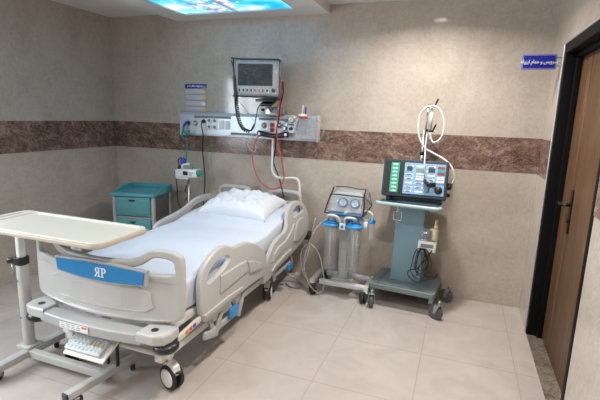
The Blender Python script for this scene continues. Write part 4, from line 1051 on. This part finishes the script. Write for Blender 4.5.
# pole, clamps and hoses
py_ = -.24
PO = thing('hose_support_pole', 'steel support pole with black clamps standing behind the ventilator console', 'stand', (-.30, py_, .91))
m = MB(); m.cyl((-.303, py_, .912), (-.303, py_, 1.50), .010, n=14); m.cyl((-.290, py_-.004, 1.45), (-.283, py_, 1.70), .007, n=12); m.cyl((-.303, py_, 1.22), (-.303, py_, 1.30), .017, n=14); m.build('pole', M['steel'], PO)
m = MB(); m.box((-.28, py_+.03, 1.20), (.07, .015, .14), .004); m.cyl((-.303, py_, 1.295), (-.303, py_, 1.325), .019); m.build('pole_clamp', M['black'], PO)
m = MB(); m.cyl((-.255, py_-.01, 1.50), (-.252, py_-.01, 1.70), .0135, n=14); m.build('white_arm', M['hosewhite'], PO)
for z in (1.50, 1.70):
    m = MB(); m.cyl((-.285, py_-.01, z), (-.225, py_-.01, z-.004), .010); m.tube([(-.235, py_-.01, z), (-.222, py_-.02, z+.02), (-.21, py_-.02, z+.052)], .007); m.box((-.24, py_-.01, z), (.03, .03, .022), .005); m.build('clamp', M['black'], PO)
m = MB(); Y2 = -.28
m.tube([at(430, 133, Y2), at(431, 139, Y2), at(434, 142.5, Y2), at(439, 140, Y2), at(443, 133, Y2), at(444, 121, Y2), at(440, 110, Y2), at(434, 106, Y2), at(426, 107.5, Y2), at(420, 115, Y2), at(418, 128, Y2), at(420, 139, Y2), at(425, 148, Y2), at(433, 153, Y2), at(442, 158, Y2-.02), at(449, 163.5, Y2-.04), at(453, 170, Y2-.06), at(454, 178, Y2-.06), at(452, 184, Y2-.06)], .0075, n=8, smooth=6)
tag(m.build('breathing_hose', M['hosewhite']), 'white hose looped around the support pole above the ventilator', 'hose')
m = MB(); m.tube([at(427, 134, Y2), at(425.5, 145, Y2-.04), at(425, 156, -.42), at(424.5, 164, -.54), at(425, 172, -.55), at(427, 179, -.55), at(430, 183, -.55)], .006, n=8)
tag(m.build('sensor_hose', plain('pale_blue_hose', (.42, .50, .55), .4)), 'pale thin hose crossing the front of the control panel to the black connectors', 'hose')
m = MB(); m.tube([at(452, 184, -.30), at(453, 180, -.30)], .012); m.box(tuple(at(451, 186, -.30)), (.03, .02, .035), .004)
tag(m.build('hose_fitting', M['txtgrey']), 'grey fitting at the end of the white hose right of the console', 'fitting')
# hanging ring below the shelf
m = MB(); c = at(397.5, 216, -.50)
m.tube([c+Vector((.030*a, 0, .034*b)) for a, b in ((-.8, 1), (.8, 1), (1, .6), (1, -.8), (.7, -1), (-.7, -1), (-1, -.8), (-1, .6))], .0045, closed=True); m.tube([c+Vector((0, 0, .034)), c+Vector((0, .02, .09))], .008)
tag(m.build('hanging_mask_frame', M['tube']), 'small clear frame hanging under the left side of the cart shelf', 'fitting')
# humidifier
HU = thing('humidifier', 'white humidifier box with clear chamber and cream cap on the right of the cart column', 'humidifier', (-.185, -.36, .52))
m = MB(); m.box((-.187, -.375, .566), (.145, .12, .088), .010, RY(.04)); hbx = m.build('heater_box', M['white'], HU)
m = MB(); m.box((-.187, -.4365, .575), (.10, .003, .03)); m.cyl((-.215, -.433, .545), (-.215, -.445, .545), .008); m.build('front_label', M['txtgrey'], hbx)
m = MB(); m.box((-.19, -.285, .57), (.06, .09, .05), .004); m.build('bracket', M['steel'], HU)
m = MB(); m.lathe([(.052, 0), (.054, .01), (.054, .055), (.040, .085), (.020, .10)], (-.205, -.375, .612), n=26, cap=False); m.build('chamber', M['clear'], HU)
m = MB(); m.lathe([(.054, 0), (.054, .012), (.030, .016)], (-.205, -.375, .612), n=26); m.lathe([(.030, 0), (.030, .02), (.012, .03)], (-.205, -.375, .66), n=20); m.build('chamber_base', M['chrome'], HU)
m = MB(); m.cyl((-.135, -.38, .615), (-.133, -.38, .71), .027, .026, bev=.003); m.cyl((-.133, -.38, .71), (-.133, -.38, .745), .018, .014); m.cyl((-.133, -.38, .745), (-.133, -.38, .785), .010, .010); m.cyl((-.175, -.39, .70), (-.12, -.385, .712), .011); m.build('cream_cap', M['fluid'], HU)
m = MB(); c = Vector((-.215, -.455, .46))
for k in range(4):
    rx, rz = .052+.007*k, .095+.012*k
    m.tube([c+Vector((rx*math.cos(a)*(.75 if math.sin(a) > 0 else 1)+.006*k*(-1)**k, -.006*k, rz*math.sin(a)-.01*k)) for a in [2*PI*i/12 for i in range(12)]], .0042, n=6, closed=True, smooth=3)
m.tube([c+Vector((.0, 0, .10)), c+Vector((.02, -.01, .03)), c+Vector((-.03, 0, -.08)), c+Vector((-.09, 0, -.10)), c+Vector((-.10, 0, -.15)), c+Vector((-.03, 0, -.20)), c+Vector((.03, -.01, -.17)), c+Vector((.10, 0, -.16)), c+Vector((.13, 0, -.10))], .0045)
m.tube([c+Vector((-.03, 0, -.14)), c+Vector((-.015, 0, -.06)), c+Vector((.04, 0, .02)), c+Vector((.07, 0, .09))], .0045)
cc = tag(m.build('coiled_power_cable', M['black']), 'bundled black power cable hanging in front of the cart column', 'cable')
# cables on the floor between bed and suction machine
m = MB(); m.tube([(-1.60, -.10, .30), (-1.58, -.08, .10), (-1.52, -.12, .012), (-1.40, -.20, .010), (-1.30, -.30, .010), (-1.20, -.36, .010), (-1.22, -.22, .010), (-1.32, -.14, .010), (-1.38, -.07, .05), (-1.34, -.04, .25), (-1.31, -.035, .45), (-1.28, -.035, .60)], .0055)
tag(m.build('white_cable', M['hosewhite']), 'white cable trailing over the floor from behind the bed', 'cable')
m = MB(); m.tube([(-1.45, -.35, .010), (-1.36, -.42, .010), (-1.28, -.38, .010), (-1.33, -.30, .010), (-1.45, -.28, .010), (-1.56, -.34, .010)], .005)
tag(m.build('grey_cable', M['txtgrey']), 'thin grey cable curled on the floor beside the bed caster', 'cable')
# ================================================================ room sign
sg = thing('room_sign', 'blue room sign with white Persian lettering projecting beside the door', 'sign', (.46, -.40, 1.96))
m = MB(); m.slab(rr(.347, .570, 1.960, 2.066, .008, 2), [], .010, .002, lambda u, v, w: (u, -.40+w, v), sm=0); pb = m.build('sign_plate', M['signedge'], sg)
m = MB(); m.slab(rr(.359, .558, 1.972, 2.055, .003, 1), [], .002, .0004, lambda u, v, w: (u, -.406+w, v), sm=0); m.build('blue_field', M['signblue'], pb)
word = '\ufeb3\ufeae\ufeed\ufbfe\ufeb2 \ufeed \ufea3\ufee4\ufe8e\ufee1 \ufe8d\ufbfe\ufeb0\ufeed\ufedf\ufeea'[::-1]
m = MB(); m.text(word, .0272, lambda x, y, z: (.4585+x, -.4085-z, 2.014+y*1.35), .0008); m.build('lettering', M['txt'], pb)
m = MB()
for z in (1.985, 2.043): m.box((.583, -.396, z), (.038, .012, .010), .002)
m.build('sign_arms', M['steel'], sg)
# ---------------------------------------------------------------- lights
def area(name, loc, rot, size, power, col, sy=None, shape='RECTANGLE'):
    l = bpy.data.lights.new(name, 'AREA'); l.energy = power; l.color = col; l.shape = shape; l.size = size
    if sy: l.size_y = sy
    o = bpy.data.objects.new(name, l); COL.objects.link(o); o.location = loc; o.rotation_euler = rot; return o
# daylight entering through the window
area('window_daylight', (XL-.16, (WY0+WY1)/2, (WZ0+WZ1)/2), (0, -PI/2, 0), WZ1-WZ0, 115, (.80, .90, 1.0), WY1-WY0)
w = bpy.data.worlds.new('world'); SC.world = w; w.use_nodes = True
w.node_tree.nodes['Background'].inputs[0].default_value = (.75, .87, 1, 1); w.node_tree.nodes['Background'].inputs[1].default_value = 1.0
# recessed ceiling downlights
dl = thing('recessed_downlight', 'round white recessed ceiling downlight', 'light', (-.312, -.79, HC), 'recessed round ceiling downlights')
dpos = [(-.312, -.79), (-.312, -2.4), (-.312, -4.2), (-3.25, -3.3), (-2.06, -4.6)]
m = MB(); m.lathe([(.062, -.002), (.062, -.012), (.085, -.010), (.088, -.001)], (dpos[0][0], dpos[0][1], HC), n=28, cap=False); m.build('trim_ring', M['white'], dl)
m = MB(); m.cyl((dpos[0][0], dpos[0][1], HC-.004), (dpos[0][0], dpos[0][1], HC-.008), .061, n=28); m.build('lens', emit_mat('downlight_lens', (1, .93, .84), 14), dl)
for k, (x, y) in enumerate(dpos):
    if k:
        r = dl.copy(); COL.objects.link(r); r.location = (x, y, HC)
        for ch in list(dl.children):
            c = ch.copy(); COL.objects.link(c); c.parent = r
    a = area('downlight_lamp', (x, y, HC-.02), (0, 0, 0), .12, (0, 22, 14, 12, 10)[k] if k else 26, (1, .94, .87), None, 'DISK'); a.data.spread = PI*.85
SC.view_settings.view_transform = 'Standard'; SC.view_settings.look = 'None'; SC.view_settings.gamma = 1.0
SC.view_settings.use_curve_mapping = False; SC.view_settings.exposure = 0.25
SC.cycles.max_bounces = 8; SC.cycles.transparent_max_bounces = 16; SC.cycles.use_denoising = True
SC.cycles.sample_clamp_indirect = 6; SC.cycles.caustics_reflective = False; SC.cycles.caustics_refractive = False
